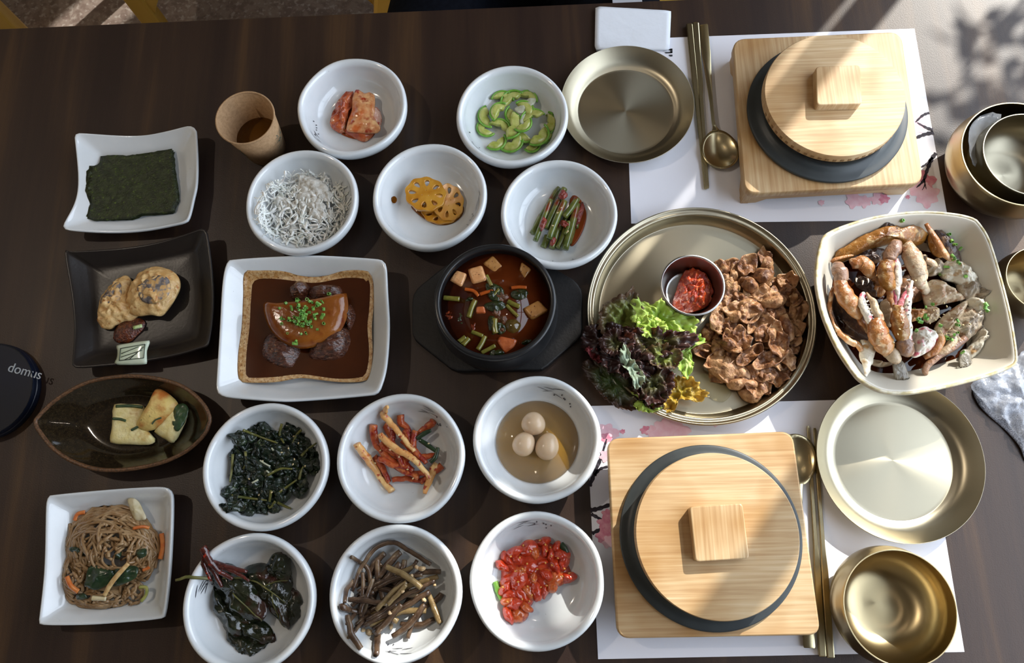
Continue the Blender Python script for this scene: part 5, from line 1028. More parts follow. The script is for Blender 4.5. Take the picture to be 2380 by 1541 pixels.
for i, (q, z, lab) in enumerate(PL):
    q = [(590+(x-590)*1.07, 1410+(y-1410)*1.07) for x, y in q]; PLO.append(obj('perilla_leaf', sheet(q, lambda x, y, t, a, z=z: z+.010*(1-t*t), .0012, 48, 10, z0=z+.006, nz=.006, ns=95, seed=i*2.1), M_per, label=lab, cat='leaf', group='perilla leaves'))
for p, z, w in [([(500, 1345), (560, 1345), (612, 1365), (660, 1402)], [.029, .033, .031, .026], [2.2, 2.6, 2, 1.2]), ([(540, 1378), (580, 1420), (608, 1444)], [.031, .029, .026], [1.8, 1.6, 1]), ([(630, 1378), (640, 1430), (660, 1462)], [.030, .026, .022], [1.8, 1.6, 1]), ([(610, 1363), (640, 1352), (665, 1350)], [.031, .029, .026], [1.6, 1])]:
    obj('leaf_vein', ptube(p, z, w, 6, .8), M_perv, PLO[4] if p[0][0] < 600 else PLO[3])
for i, (p, z, w, m) in enumerate([([(408, 1349), (440, 1341), (488, 1346)], [.048, .047, .036], [3, 4, 4], M_perv), ([(470, 1272), (482, 1296), (505, 1325), (540, 1345)], [.050, .047, .040, .034], [10, 9, 7, 5], M_pers), ([(480, 1300), (500, 1335), (515, 1365)], [.044, .038, .033], [6, 6, 4], M_pers), ([(490, 1305), (530, 1318), (575, 1330)], [.043, .037, .033], [6, 7, 4], M_pers), ([(468, 1278), (474, 1310), (490, 1350)], [.049, .044, .036], [5, 5, 4], M_pers), ([(500, 1312), (545, 1330), (580, 1350)], [.041, .036, .033], [5, 5, 3], M_pers)]):
    obj('perilla_stalk', ptube(p, z, w, 7, .9, 5, .001, i), m, label='thin green perilla stalk poking over the bowl rim' if i == 0 else 'dark red perilla stalk gathered at the bundle knot', cat='stalk', group=None if i == 0 else 'red perilla stalks')
# --- fern stems
M_fern = mat('seasoned_fern', '#3a2a20', '#654f3c', scale=80, rough=.28, spec=.5, bump=.4, bscale=260, c3='#7a6850', s3=70, lo3=.56, hi3=.74, coat=.25)
M_fernp = mat('pale_fern', '#6b5738', '#927c54', scale=80, rough=.3, bump=.4, bscale=260, coat=.2)
F0 = zb('fern', 918, 1379)
ft = [([(817, 1373), (843, 1313), (877, 1270), (916, 1260), (954, 1283), (1002, 1311)], .018, 6), ([(800, 1400), (806, 1370), (822, 1350)], .006, 6), ([(815, 1295), (838, 1308), (858, 1330), (860, 1370)], .012, 6), ([(896, 1315), (940, 1338), (980, 1365)], .026, 8), ([(810, 1392), (850, 1396), (900, 1404)], .022, 7), ([(875, 1418), (910, 1380), (945, 1352)], .025, 7), ([(900, 1405), (925, 1380), (945, 1358)], .028, 6), ([(840, 1455), (880, 1435), (930, 1415), (1000, 1375)], .016, 8), ([(860, 1452), (920, 1425), (990, 1418)], .014, 8), ([(995, 1380), (1010, 1415), (1024, 1450)], .012, 8), ([(878, 1468), (876, 1490), (874, 1520)], .008, 9), ([(808, 1430), (815, 1470), (838, 1508)], .008, 8), ([(790, 1405), (795, 1415), (808, 1418)], .005, 9), ([(1008, 1400), (1020, 1390), (1026, 1380)], .010, 8), ([(960, 1340), (985, 1330), (1024, 1328)], .016, 7), ([(930, 1450), (975, 1453), (1010, 1440)], .006, 8), ([(865, 1375), (900, 1345), (930, 1310)], .014, 9), ([(880, 1345), (905, 1310), (930, 1282)], .012, 9), ([(835, 1425), (850, 1390), (868, 1345)], .019, 6), ([(858, 1330), (870, 1310), (895, 1285)], .010, 8), ([(940, 1300), (935, 1330), (915, 1360)], .012, 8), ([(850, 1440), (890, 1420), (940, 1385), (1010, 1350)], .020, 6)]
fr_ = random.Random(9)
for k in range(34):
    a = fr_.gauss(-.6, .55); x, y = 905+fr_.uniform(-75, 75), 1390+fr_.uniform(-60, 55); L_ = fr_.uniform(30, 60)
    ft.append(([(x-L_*math.cos(a), y-L_*math.sin(a)), (x+fr_.uniform(-6, 6), y+fr_.uniform(-6, 6)), (x+L_*math.cos(a), y+L_*math.sin(a))], fr_.uniform(.004, .018), fr_.uniform(5, 8.5)))
for i, (p, dz, w) in enumerate(ft):
    z = [max(F0+dz, zb('fern', *q, .004)) for q in p]; pale = i in (3, 5, 6, 8, 9, 23, 27, 31)
    obj('fern_piece', ptube(p, z, [w*.8, w, w*.85], 7, .85, 5, .0012, i), M_fernp if pale else M_fern, label='pale tan fern frond piece in the white bowl' if pale else 'dark brown fern frond piece in the white bowl', cat='fern', group='pale fern pieces' if pale else 'dark fern pieces')
M_crumb = mat('perilla_seed_crumb', '#c9a87c', '#dcc39c', scale=400, rough=.6, bump=.8, bscale=600)
for i, (x, y, w, z) in enumerate([(980, 1322, 16, .024), (968, 1318, 12, .024), (852, 1478, 24, .012), (829, 1480, 14, .014), (832, 1500, 14, .012), (955, 1340, 12, .026), (935, 1375, 10, .03), (905, 1425, 12, .024), (905, 1458, 14, .014), (1010, 1360, 10, .02), (985, 1395, 12, .02), (858, 1470, 16, .014)]):
    obj('seed_crumb', lump(blobpx(x, y, w, w*.8, i, 9, .25, i), F0+z-.003, .004, 18, 4, 2, .001, 400, i), M_crumb, label='beige ground seed crumb on the fern', cat='crumb', group='seed crumbs on fern')
# --- chilli-sauced seafood
M_oct = mat('chilli_seafood', '#a0230d', '#c8421e', scale=110, rough=.12, spec=.6, bump=.6, bscale=240, c3='#d06a34', s3=130, lo3=.6, hi3=.72, coat=.7, sss=.1)
M_oct2 = mat('orange_seafood_chunk', '#b5461e', '#cf7438', scale=70, rough=.12, spec=.6, bump=.4, bscale=220, c3='#8e1a0c', s3=120, lo3=.5, hi3=.66, coat=.7)
OP = [(1170, 1294), (1199, 1272), (1240, 1254), (1284, 1256), (1304, 1267), (1311, 1290), (1329, 1332), (1325, 1346), (1302, 1339), (1284, 1370), (1275, 1382), (1257, 1379), (1242, 1375), (1244, 1388), (1235, 1409), (1212, 1429), (1195, 1435), (1179, 1429), (1174, 1397), (1165, 1357), (1165, 1325)]
O0 = zb('octopus', 1248, 1349)
obj('chilli_sauce', lump(OP, O0, .010, 80, 8, 6, .003, 160, 1, k=3), M_oct, label='thick red chilli sauce spread under the seafood chunks', cat='sauce')
for i, (x, y) in enumerate(sample(OP, 34, 17, 8)):
    w = R.uniform(32, 58); obj('seafood_chunk', lump(blobpx(x, y, w, w*R.uniform(.5, .8), R.uniform(0, 3), 12, .15, i), O0+.004+R.uniform(0, .006), .009, 26, 6, 2.2, .0022, 200, i), M_oct2 if i % 4 == 0 else M_oct, label='orange-tinged seafood chunk in red chilli sauce' if i % 4 == 0 else 'glossy red seafood chunk in chilli sauce', cat='seafood', group='orange seafood chunks' if i % 4 == 0 else 'red seafood chunks')
M_cseed = mat('chilli_seed', '#d89a4a', rough=.35)
for i, (x, y) in enumerate(sample(OP, 30, 13, 3)+[(1327, 1352)]):
    obj('chilli_seed', lump(blobpx(x, y, 6, 4.5, R.uniform(0, 3), 8, .1, i), (O0+.0165+R.uniform(-.001, .003)) if i < 30 else O0+.001, .0014, 10, 3, 2, 0), M_cseed, label='yellow chilli seed stuck in the red sauce', cat='seed', group='chilli seeds')
obj('chilli_slice', ptube([(1150, 1352), (1156, 1370), (1166, 1394)], [O0+.006, O0+.006, O0+.007], [7, 8, 5], 8, .7), MATS['zucchini_skin'], label='bright green chilli slice beside the red seafood', cat='chilli')
obj('chilli_slice', ptube([(1303, 1264), (1311, 1274), (1318, 1286)], O0+.012, [7, 8, 6], 8, .7), M_spin, label='dark green chilli slice at the far end of the red seafood', cat='chilli')
# --- grilled meat on the tray
TZ = .003
M_bul = mat('grilled_pork', '#5e3822', '#a3734a', scale=120, rough=.46, spec=.5, bump=.9, bscale=380, c3='#c39c72', s3=95, lo3=.55, hi3=.70, coat=.12, sss=.05)
M_bul2 = mat('fatty_grilled_pork', '#936744', '#c59b70', scale=120, rough=.46, spec=.5, bump=.9, bscale=380, c3='#5a2f1c', s3=100, lo3=.56, hi3=.70, coat=.12, sss=.05)
MP = [(1685, 625), (1735, 605), (1768, 590), (1788, 612), (1792, 645), (1828, 645), (1840, 690), (1848, 730), (1852, 775), (1846, 830), (1838, 865), (1795, 885), (1768, 895), (1755, 925), (1735, 920), (1710, 890), (1670, 875), (1640, 850), (1628, 815), (1640, 775), (1655, 745), (1685, 715), (1690, 670)]
mr = random.Random(21)
for i, (x, y) in enumerate(sample(MP, 58, 21, 4)):
    d = math.hypot((x-1748)/125, (y-755)/165); z = TZ+.002+.024*max(0, 1-d*d)*mr.uniform(.3, 1.0); w, h = mr.uniform(48, 82), mr.uniform(30, 48)
    fat = i % 3 == 0
    q = blobpx(x, y, w, h, mr.uniform(0, 3.1), 13, .22, i); sd = i*1.7; cu = mr.uniform(-.006, .009)
    obj('grilled_meat', sheet(q, lambda x_, y_, t, a, z=z: z+.0045, .0028, 36, 8, z0=z, nz=.0075, ns=85, seed=sd, cup=cu, ruffle=.0012, rk=3), M_bul2 if fat else M_bul, label='pale fatty grilled meat slice in the heap on the brass tray' if fat else 'brown grilled meat slice in the heap on the brass tray', cat='meat', group='pale grilled meat slices' if fat else 'brown grilled meat slices')
for i, (q, z, h, lab) in enumerate([([(1640, 840), (1660, 820), (1690, 822), (1720, 838), (1745, 860), (1752, 885), (1720, 882), (1690, 890), (1665, 875), (1648, 862)], .010, .014, 'broad flat tan meat slice lying on the heap edge'), ([(1690, 885), (1715, 876), (1750, 880), (1768, 892), (1762, 902), (1735, 898), (1718, 906), (1695, 902)], .010, .013, 'folded meat slice curling at the foot of the heap'), ([(1716, 905), (1728, 893), (1742, 905), (1768, 900), (1772, 920), (1760, 938), (1735, 932), (1722, 920)], .004, .013, 'rounded meat slice lowest on the tray')]):
    obj('grilled_meat', lump(q, TZ+z-.003, h, 44, 9, 2.6, .003, 110, i), M_bul2, label=lab, cat='meat', group='traced meat slices')
for i, (x, y, w, h, ro) in enumerate([(1695, 800, 40, 30, .4), (1712, 735, 36, 26, -.4), (1745, 660, 40, 34, .9), (1800, 700, 60, 30, -.2), (1830, 760, 30, 66, -.3), (1790, 775, 36, 30, 0), (1775, 640, 46, 40, .3), (1735, 705, 44, 22, -.3)]):
    obj('grilled_meat', lump(blobpx(x, y, w, h, ro, 12, .15, i+50), TZ+.020, .012, 32, 7, 2.2, .003, 130, i+9), M_bul2 if i % 2 else M_bul, label='puffed curled meat piece topping the grilled heap', cat='meat', group='puffed meat pieces')
obj('meat_scrap', ptube([(1664, 607), (1672, 618), (1684, 628)], TZ+.004, [5, 6, 4], 7, .7, 4, .001, 1), M_bul, label='thin meat scrap between the steel cup and the heap', cat='meat')
M_grease = mat('meat_juice', '#b5a878', rough=.05, alpha=.2)
pool('meat_juices', [(1610, 870), (1650, 870), (1670, 885), (1690, 900), (1700, 915), (1680, 935), (1650, 925), (1620, 900)], TZ+.0008, M_grease, 'clear meat juices pooled on the brass tray', 'juices', .0006)
# stamped mark on the tray rim
obj('tray_stamp', tube(np.array([W(1797, 597, .0062), W(1805, 585, .0070)]), .0022, 8, .25), mat('dark_stamp', '#4a3a26', rough=.4, metal=.5), BT, label='small dark stamped mark')
# paste in the steel cup
M_ssam = mat('red_soybean_paste', '#8e2410', '#c04a20', scale=130, rough=.2, spec=.6, bump=1, bscale=330, c3='#d87a3c', s3=300, lo3=.58, hi3=.7, coat=.5)
obj('soybean_paste', lump([(1564, 704), (1574, 668), (1585, 640), (1608, 614), (1640, 622), (1656, 652), (1658, 684), (1645, 710), (1615, 722), (1590, 726), (1570, 718)], .0045, .021, 64, 14, 1.9, .007, 190, 2), M_ssam, label='lumpy red soybean paste heaped in the steel cup', cat='paste')
# --- lettuce
def lett(name, c1, c2, lo, hi): return mat(name, c1, c2, scale=60, rough=.36, spec=.45, bump=.8, bscale=110, lo=lo, hi=hi, attr=.5, sss=.12)
ML = {'g': lett('bright_green_lettuce', '#7f9a3c', '#a9c25c', .2, .8), 'l': lett('pale_green_lettuce', '#b9cc86', '#9cbc55', .2, .8), 'o': lett('olive_lettuce', '#6a7438', '#54402f', .35, .9), 'p': lett('purple_lettuce', '#4a4c2a', '#3a231f', .15, .7), 'd': lett('dark_purple_lettuce', '#33241f', '#2c1a18', .1, .6), 's': lett('grey_green_lettuce', '#7d8c78', '#8a9a86', .2, .8), 'y': lett('yellowed_lettuce', '#8e7a26', '#b5923a', .2, .8), 'k': lett('deep_green_lettuce', '#36451f', '#3a2a22', .3, .9), 'r': lett('red_tipped_lettuce', '#6e2a2e', '#7f3a40', .2, .8)}
LT = [('G', 'k', [(1356, 850), (1400, 842), (1450, 868), (1482, 910), (1472, 952), (1430, 945), (1400, 922), (1370, 885)], .010, 'deep green lettuce leaf hanging over the tray rim'), ('J', 'g', [(1468, 915), (1512, 928), (1532, 952), (1500, 962), (1472, 948)], .010, 'small green lettuce tip at the tray rim'), ('C', 'd', [(1352, 792), (1365, 765), (1420, 758), (1470, 775), (1492, 812), (1450, 842), (1400, 832), (1365, 816)], .018, 'dark purple lettuce leaf stretching past the tray rim'), ('R', 'r', [(1360, 818), (1375, 812), (1390, 825), (1395, 845), (1380, 840), (1365, 828)], .016, 'small red lettuce tip below the dark purple leaf'), ('A', 'g', [(1478, 700), (1520, 712), (1535, 703), (1562, 722), (1602, 730), (1614, 748), (1602, 778), (1560, 794), (1520, 792), (1488, 772), (1468, 740)], .016, 'bright green lettuce leaf reaching toward the steel cup'), ('B', 'o', [(1392, 742), (1410, 708), (1450, 694), (1468, 678), (1486, 700), (1492, 742), (1482, 784), (1440, 792), (1400, 778)], .016, 'olive and brown lettuce leaf standing tallest at the back'), ('E', 'l', [(1598, 770), (1625, 783), (1634, 800), (1602, 815), (1608, 845), (1592, 882), (1574, 862), (1542, 832), (1568, 800)], .014, 'pale green lettuce leaf beside the meat'), ('I', 'y', [(1560, 880), (1600, 884), (1636, 918), (1622, 936), (1576, 930), (1566, 956), (1545, 956), (1543, 920)], .010, 'yellowed lettuce leaf with brown edges'), ('K', 'd', [(1400, 820), (1440, 800), (1492, 830), (1522, 862), (1482, 884), (1430, 872), (1400, 850)], .024, 'dark purple lettuce leaf at the heart of the bunch'), ('D', 'p', [(1440, 780), (1500, 768), (1560, 774), (1612, 780), (1597, 812), (1540, 832), (1500, 842), (1458, 822)], .026, 'purple-edged lettuce leaf across the middle of the bunch'), ('H', 'p', [(1478, 860), (1532, 848), (1562, 880), (1552, 922), (1510, 942), (1480, 916)], .022, 'purple lettuce leaf beside the yellowed one'), ('F', 's', [(1440, 822), (1453, 806), (1466, 838), (1490, 868), (1492, 892), (1472, 904), (1460, 872), (1443, 846)], .034, 'grey-green curled lettuce flap in the centre of the bunch'), ('M', 'p', [(1395, 790), (1430, 770), (1470, 790), (1460, 820), (1420, 830), (1398, 815)], .030, 'purple ruffled lettuce leaf over the dark one'), ('N', 'k', [(1490, 900), (1530, 890), (1548, 925), (1525, 950), (1495, 940)], .018, 'deep green ruffled lettuce leaf near the tray rim'), ('O', 'g', [(1480, 745), (1520, 740), (1545, 760), (1530, 785), (1490, 785)], .024, 'green curled lettuce leaf over the bright one'), ('P', 'o', [(1500, 815), (1550, 805), (1580, 830), (1560, 860), (1515, 855)], .026, 'olive lettuce leaf tucked beside the pale green one')]
for i, (k, m, q, z, lab) in enumerate(LT):
    c = np.mean(np.array(q), 0); q = [(c[0]+(x-c[0])*1.06, c[1]+(y-c[1])*1.06) for x, y in q]
    obj('lettuce_leaf', sheet(q, lambda x, y, t, a, z=z: TZ+z+.004+.006*t, .0009, 110, 12, z0=TZ+z, k=3, nz=.012, ns=95, seed=i*1.9, ruffle=.0016, rk=13+i % 5, rpow=2.5, jag=.15), ML[m], label=lab, cat='lettuce', group='lettuce leaves')
# --- soy-marinated crab
M_soy = mat('soy_marinade', '#2a0d04', '#3a1606', scale=20, rough=.04, spec=.5)
so = cc+(co[:, :2]-cc)*.70
obj('soy_marinade', ringskin([np.column_stack([cc+(co[:, :2]-cc)*k, np.full(len(co), z)]) for k, z in ((.50, .0115), (.60, .0155), (.66, .0205), (.70, .0245))], True, True), M_soy, label='dark soy marinade pooled in the crab bowl', cat='sauce', sharp=40)
def crabm(name, a, b, c3=None, **k): return mat(name, a, b, scale=70, attr=.9, lo=.1, hi=.9, rough=.3, spec=.55, bump=.7, bscale=280, c3=c3, s3=110, lo3=.53, hi3=.68, coat=.22, sss=.1, **k)
MC = {'o': crabm('orange_crab_shell', '#8e5628', '#c08a54', '#cdb08c'), 'p': crabm('pale_crab_shell', '#a58a6c', '#cbb89a', '#9c6a44'), 'w': crabm('white_crab_shell', '#d3cabb', '#e2dccf', '#c2606e'), 'k': crabm('pink_claw_tip', '#b84a5e', '#d88a90'), 'g': crabm('grey_crab_flesh', '#8d8172', '#b3a48e', '#7a5a3e'), 'v': crabm('violet_crab_joint', '#7a5c4c', '#97765e', '#a87850'), 'a': crabm('amber_crab_shell', '#7a4a1a', '#9c6a2c', '#b89a6a'), 'd': crabm('dark_crab_shell', '#3a2c2c', '#57463f', '#7a6048'), 't': crabm('translucent_paddle', '#6e675a', '#8a8272'), 'f': crabm('white_crab_flesh', '#cfc6b2', '#e0dac8', '#b08a5a')}
def seg(par, name, p, z, w, m, flat=.78, wig=.0022, n=12):
    V, F, T = ptube(p, z, w, n, flat, 8, wig, len(p)+w[0]); V = np.array(V)
    if n > 6: V = V+np.array([[NZ(v, 160, 1), NZ(v, 160, 4), NZ(v, 160, 8)] for v in V])*.0010
    return obj(name, (V, F, T), MC[m], par)
def clawthing(x, y, label):
    c = W(x, y, .03); return empty('crab_claw', (c[0], c[1], .02), label, 'crab claw', 'crab claws')
def shellpiece(name, q, z, h, m, lab, cat='crab piece', tilt=(0, 0), pw=2.4, nz=.0025, ns=110, grp=None):
    return obj(name, lump(q, z, h, 48, 9, pw, nz, ns, len(lab), tilt=tilt), MC[m], label=lab, cat=cat, group=grp)
shellpiece('crab_shell', [(1934, 588), (1960, 568), (1990, 545), (2040, 520), (2080, 514), (2110, 526), (2150, 517), (2162, 532), (2150, 562), (2120, 568), (2085, 562), (2040, 572), (1990, 592), (1950, 606)], .036, .020, 'a', 'glossy amber crab shell along the far bowl wall', 'crab shell', tilt=(0, .18), grp='crab shells')
shellpiece('crab_shell', [(2150, 514), (2172, 520), (2200, 545), (2226, 578), (2240, 604), (2222, 612), (2190, 600), (2165, 570)], .034, .016, 'd', 'dark violet-brown crab shell against the bowl wall', 'crab shell', tilt=(.1, .15), grp='crab shells')
shellpiece('crab_shell', [(2040, 520), (2062, 511), (2082, 514), (2072, 524), (2050, 532)], .050, .007, 'd', 'thin dark crab shell edge above the amber shell', 'crab shell', grp='crab shells')
e = empty('crab_shell', (*W(1965, 740, .02)[:2], .022), 'hollow upturned crab shell with orange rim and pale spike', 'crab shell', 'crab shells')
obj('shell_hollow', sheet([(1930, 676), (1946, 664), (1990, 715), (2020, 765), (2030, 792), (2002, 795), (1975, 788), (1945, 768), (1929, 730)], lambda x, y, t, a: .024+.022*t**2.2, .0018, 44, 9, z0=.045, nz=.001), MC['d'], e)
seg(e, 'shell_rim', [(1944, 664), (1930, 690), (1929, 730), (1940, 760), (1962, 782), (1985, 796), (2004, 815)], [.047, .047, .047, .047, .047, .048, .048], [4, 5, 5, 6, 7, 8, 6], 'o')
seg(e, 'shell_rim', [(2002, 797), (2018, 795), (2034, 793)], .049, [7, 6, 5], 'f')
seg(e, 'spike', [(2016, 797), (2016, 830), (2013, 855), (2009, 876)], [.045, .046, .049, .053], [20, 17, 8, 1.5], 'f', .6)
# claws
c = clawthing(1975, 650, 'orange crab claw bent at the elbow beside the bowl wall')
seg(c, 'arm_segment', [(1978, 612), (2002, 610), (2018, 625), (2026, 645)], [.055, .057, .055, .050], [12, 17, 17, 8], 'o')
seg(c, 'wrist_segment', [(1946, 612), (1950, 630), (1956, 655)], [.055, .059, .058], [11, 18, 15], 'v')
seg(c, 'palm', [(1953, 652), (1962, 680), (1978, 708), (1998, 736)], [.058, .058, .055, .051], [14, 21, 21, 11], 'o')
seg(c, 'finger', [(1996, 732), (2008, 758), (2020, 778)], [.051, .047, .043], [9, 7, 2], 'o')
for q in ((2016, 648), (2005, 652), (1990, 645)): seg(c, 'spine', [q, (q[0]+1, q[1]+9)], [.056, .057], [3, .6], 'w', n=6)
c = clawthing(2085, 620, 'brown crab claw folded with its elbow highest in the bowl')
seg(c, 'wrist_segment', [(2092, 560), (2080, 575), (2072, 602)], [.064, .067, .066], [10, 17, 15], 'v')
seg(c, 'palm', [(2068, 602), (2062, 628), (2066, 652), (2074, 672)], [.066, .066, .063, .058], [15, 19, 18, 11], 'a')
seg(c, 'palm_side', [(2084, 600), (2090, 635), (2088, 672), (2085, 695)], [.064, .063, .058, .053], [8, 10, 9, 5], 'w')
seg(c, 'finger', [(2068, 666), (2074, 692), (2082, 722)], [.059, .055, .049], [9, 7, 2], 'o'); seg(c, 'finger', [(2078, 672), (2082, 695), (2084, 712)], [.058, .054, .05], [6, 5, 2], 'k')
seg(c, 'arm_segment', [(2108, 566), (2124, 592), (2138, 625), (2146, 655), (2158, 675)], [.064, .067, .064, .058, .05], [14, 22, 21, 14, 10], 'p')
for q in ((2107, 625), (2118, 648), (2106, 615)): seg(c, 'spine', [q, (q[0]-9, q[1]+1)], [.062, .063], [3, .6], 'w', n=6)
c = clawthing(2050, 770, 'open crab claw with white toothed pincers')
seg(c, 'finger', [(2004, 678), (2005, 700), (2012, 724), (2026, 748)], [.060, .062, .061, .058], [3, 9, 10, 10], 'w')
seg(c, 'finger', [(2013, 680), (2026, 702), (2038, 722), (2044, 745)], [.060, .063, .062, .059], [3, 8, 10, 11], 'p')
seg(c, 'palm', [(2032, 742), (2042, 770), (2055, 800), (2068, 815)], [.058, .059, .056, .052], [17, 24, 24, 16], 'o')
seg(c, 'wrist_segment', [(2062, 808), (2078, 828), (2086, 840)], [.052, .052, .048], [18, 18, 10], 'p')
for k in range(7):
    t = k/6; x, y = 2012+16*t, 694+46*t; seg(c, 'tooth', [(x, y), (x+4, y-1)], .066, [2.6, 1], 'w' if k % 2 else 'd', n=6)
c = clawthing(2105, 740, 'closed crab claw with a white and pink fingertip')
seg(c, 'finger', [(2120, 657), (2112, 685), (2107, 720), (2110, 760), (2112, 792)], [.063, .066, .067, .064, .059], [4, 8, 9, 9, 7], 'w'); seg(c, 'finger', [(2115, 664), (2102, 690), (2092, 716)], [.062, .065, .064], [3, 8, 10], 'k')
seg(c, 'palm', [(2090, 712), (2090, 742), (2094, 770), (2100, 792)], [.063, .064, .062, .057], [14, 20, 20, 14], 'a')
seg(c, 'wrist_segment', [(2094, 790), (2104, 806), (2118, 822)], [.056, .056, .05], [18, 22, 12], 'v')
for k in range(4): seg(c, 'tooth', [(2111-k*.5, 700+k*10), (2114, 701+k*10)], .073, [2.4, 1], 'd', n=6)
# body halves and legs
BP = [('p', [(2150, 690), (2148, 668), (2165, 650), (2190, 650), (2225, 672), (2245, 692), (2228, 698), (2190, 706), (2160, 712)], .038, .018, 'angular beige crab body half with a ridge'), ('f', [(2188, 622), (2215, 598), (2245, 610), (2265, 630), (2280, 662), (2262, 676), (2225, 655), (2195, 645)], .038, .018, 'white crab flesh half with rib-like chambers'), ('g', [(2235, 640), (2262, 640), (2285, 665), (2275, 690), (2245, 694), (2228, 670)], .036, .016, 'shiny grey crab flesh beside the white half'), ('p', [(2175, 760), (2200, 728), (2245, 698), (2252, 706), (2232, 740), (2205, 770), (2190, 785)], .040, .014, 'narrow beige crab body wedge'), ('g', [(2215, 765), (2240, 720), (2270, 706), (2290, 725), (2288, 755), (2265, 780), (2240, 792)], .036, .016, 'smooth grey crab body chamber'), ('f', [(2262, 760), (2285, 738), (2310, 735), (2314, 760), (2300, 795), (2275, 825), (2250, 840), (2245, 815), (2265, 790)], .030, .014, 'curved cream crab body edge along the bowl wall'), ('w', [(2118, 790), (2128, 768), (2150, 758), (2175, 768), (2182, 785), (2170, 808), (2150, 822), (2128, 830), (2118, 815)], .046, .016, 'speckled pinkish-white crab claw base'), ('o', [(2110, 718), (2150, 716), (2158, 724), (2140, 740), (2115, 745)], .046, .010, 'orange crab shell shard behind the closed claw'), ('v', [(2062, 690), (2100, 640), (2130, 650), (2150, 690), (2120, 705), (2080, 720)], .026, .012, 'violet-grey crab body piece deep between the claws'), ('g', [(2150, 620), (2180, 600), (2195, 612), (2185, 635), (2160, 640)], .040, .012, 'small translucent crab flesh piece near the orange leg'), ('d', [(1985, 590), (2050, 575), (2060, 600), (2030, 612), (1990, 612)], .034, .010, 'dark gill-covered crab piece under the amber shell'), ('g', [(2280, 660), (2305, 680), (2300, 705), (2280, 700), (2268, 685)], .036, .012, 'curled cream crab leg root by the bowl wall')]
BP += [('o', [(2030, 640), (2060, 625), (2066, 660), (2050, 690), (2030, 675)], .026, .012, 'orange crab leg root between the two bent claws'), ('d', [(1995, 640), (2030, 650), (2040, 690), (2010, 676), (1990, 660)], .024, .010, 'black gill piece under the toothed claw'), ('p', [(2050, 700), (2085, 690), (2088, 730), (2070, 760), (2052, 735)], .028, .014, 'beige crab chunk behind the toothed pincers'), ('g', [(2120, 600), (2150, 590), (2165, 610), (2140, 625)], .034, .012, 'grey crab flesh behind the folded claw arm'), ('f', [(2250, 690), (2280, 690), (2300, 715), (2280, 725), (2255, 712)], .038, .013, 'cream crab flesh fold beside the narrow wedge'), ('a', [(2160, 545), (2185, 560), (2200, 590), (2185, 598), (2165, 580)], .040, .010, 'amber crab shell scrap under the slim leg'), ('p', [(2150, 715), (2180, 712), (2185, 735), (2165, 750), (2148, 740)], .040, .012, 'beige seed-sprinkled crab shoulder in the middle of the bowl'), ('g', [(2180, 780), (2215, 760), (2240, 790), (2215, 812), (2190, 805)], .034, .014, 'grey crab leg base with scallions on it'), ('p', [(2030, 830), (2060, 838), (2085, 842), (2060, 850), (2035, 845)], .030, .010, 'flat beige crab scrap at the marinade edge')]
for m, q, z, h, lab in BP: shellpiece('crab_body_piece', q, z, h, m, lab, pw=1.8, nz=.006, ns=150, grp='crab body pieces')
for i, (p, z, w, m, lab) in enumerate([([(2152, 520), (2178, 560), (2195, 590), (2212, 605)], [.058, .058, .055, .052], [5, 8, 9, 5], 'o', 'slim orange crab leg lying against the dark shell'), ([(2150, 830), (2175, 815), (2190, 790), (2185, 775)], [.044, .048, .050, .050], [6, 9, 10, 6], 'o', 'curved flat crab leg beside the speckled claw base'), ([(2160, 830), (2195, 815), (2215, 792), (2212, 780)], [.040, .044, .046, .046], [5, 9, 10, 6], 'p', 'outer curved flat crab leg next to the first'), ([(2245, 785), (2215, 808), (2185, 825), (2160, 845), (2150, 862), (2158, 886)], [.044, .044, .042, .040, .038, .034], [8, 8, 8, 8, 8, 1.5], 'v', 'jointed grey walking leg ending in a dark claw'), ([(2150, 605), (2168, 612), (2178, 625)], [.05, .05, .046], [8, 9, 6], 'p', 'short beige crab leg joint near the folded claw'), ([(1936, 608), (1945, 600), (1985, 590)], [.045, .047, .048], [4, 5, 3], 'o', 'thin orange crab leg edge by the amber shell')]):
    obj('crab_limb', ptube(p, z, w, 10, .7, 6, .0006, i), MC[m], label=lab, cat='crab leg', group='crab legs')
obj('crab_paddle', sheet([(2080, 838), (2098, 836), (2110, 858), (2118, 890), (2118, 910), (2100, 903), (2084, 882), (2078, 858)], lambda x, y, t, a: .040-.002*t, .0016, 36, 7, z0=.04, nz=.0015), MC['t'], label='olive translucent crab paddle pointing over the marinade', cat='crab paddle', group='crab paddles')
obj('crab_paddle', sheet([(2236, 815), (2252, 812), (2262, 838), (2275, 862), (2275, 880), (2258, 885), (2240, 868), (2232, 840)], lambda x, y, t, a: .042-.002*t, .0016, 36, 7, z0=.042, nz=.0015), MC['t'], label='grey translucent crab paddle beside the bowl corner', cat='crab paddle', group='crab paddles')
CS = [(2128, 652, .06), (2136, 655, .06), (2141, 648, .06), (2160, 640, .058), (2170, 690, .056), (2206, 698, .056), (2185, 715, .055), (2170, 722, .052), (2178, 728, .052), (2160, 730, .052), (2200, 712, .055), (2120, 718, .065), (2105, 745, .078), (2100, 760, .078), (2098, 770, .078), (2088, 790, .074), (2105, 735, .078), (2122, 760, .07), (2133, 795, .062), (2128, 785, .062), (2185, 765, .055), (2195, 772, .055), (2190, 748, .054), (2212, 762, .054), (2216, 770, .054), (2208, 772, .054), (2246, 752, .053), (2258, 752, .053), (2180, 740, .053), (2172, 745, .053), (2195, 732, .055), (2155, 735, .052), (2165, 738, .052), (2215, 738, .055), (2186, 770, .055), (2035, 780, .078), (2060, 770, .076), (2150, 722, .054), (2140, 735, .055), (2205, 725, .056)]
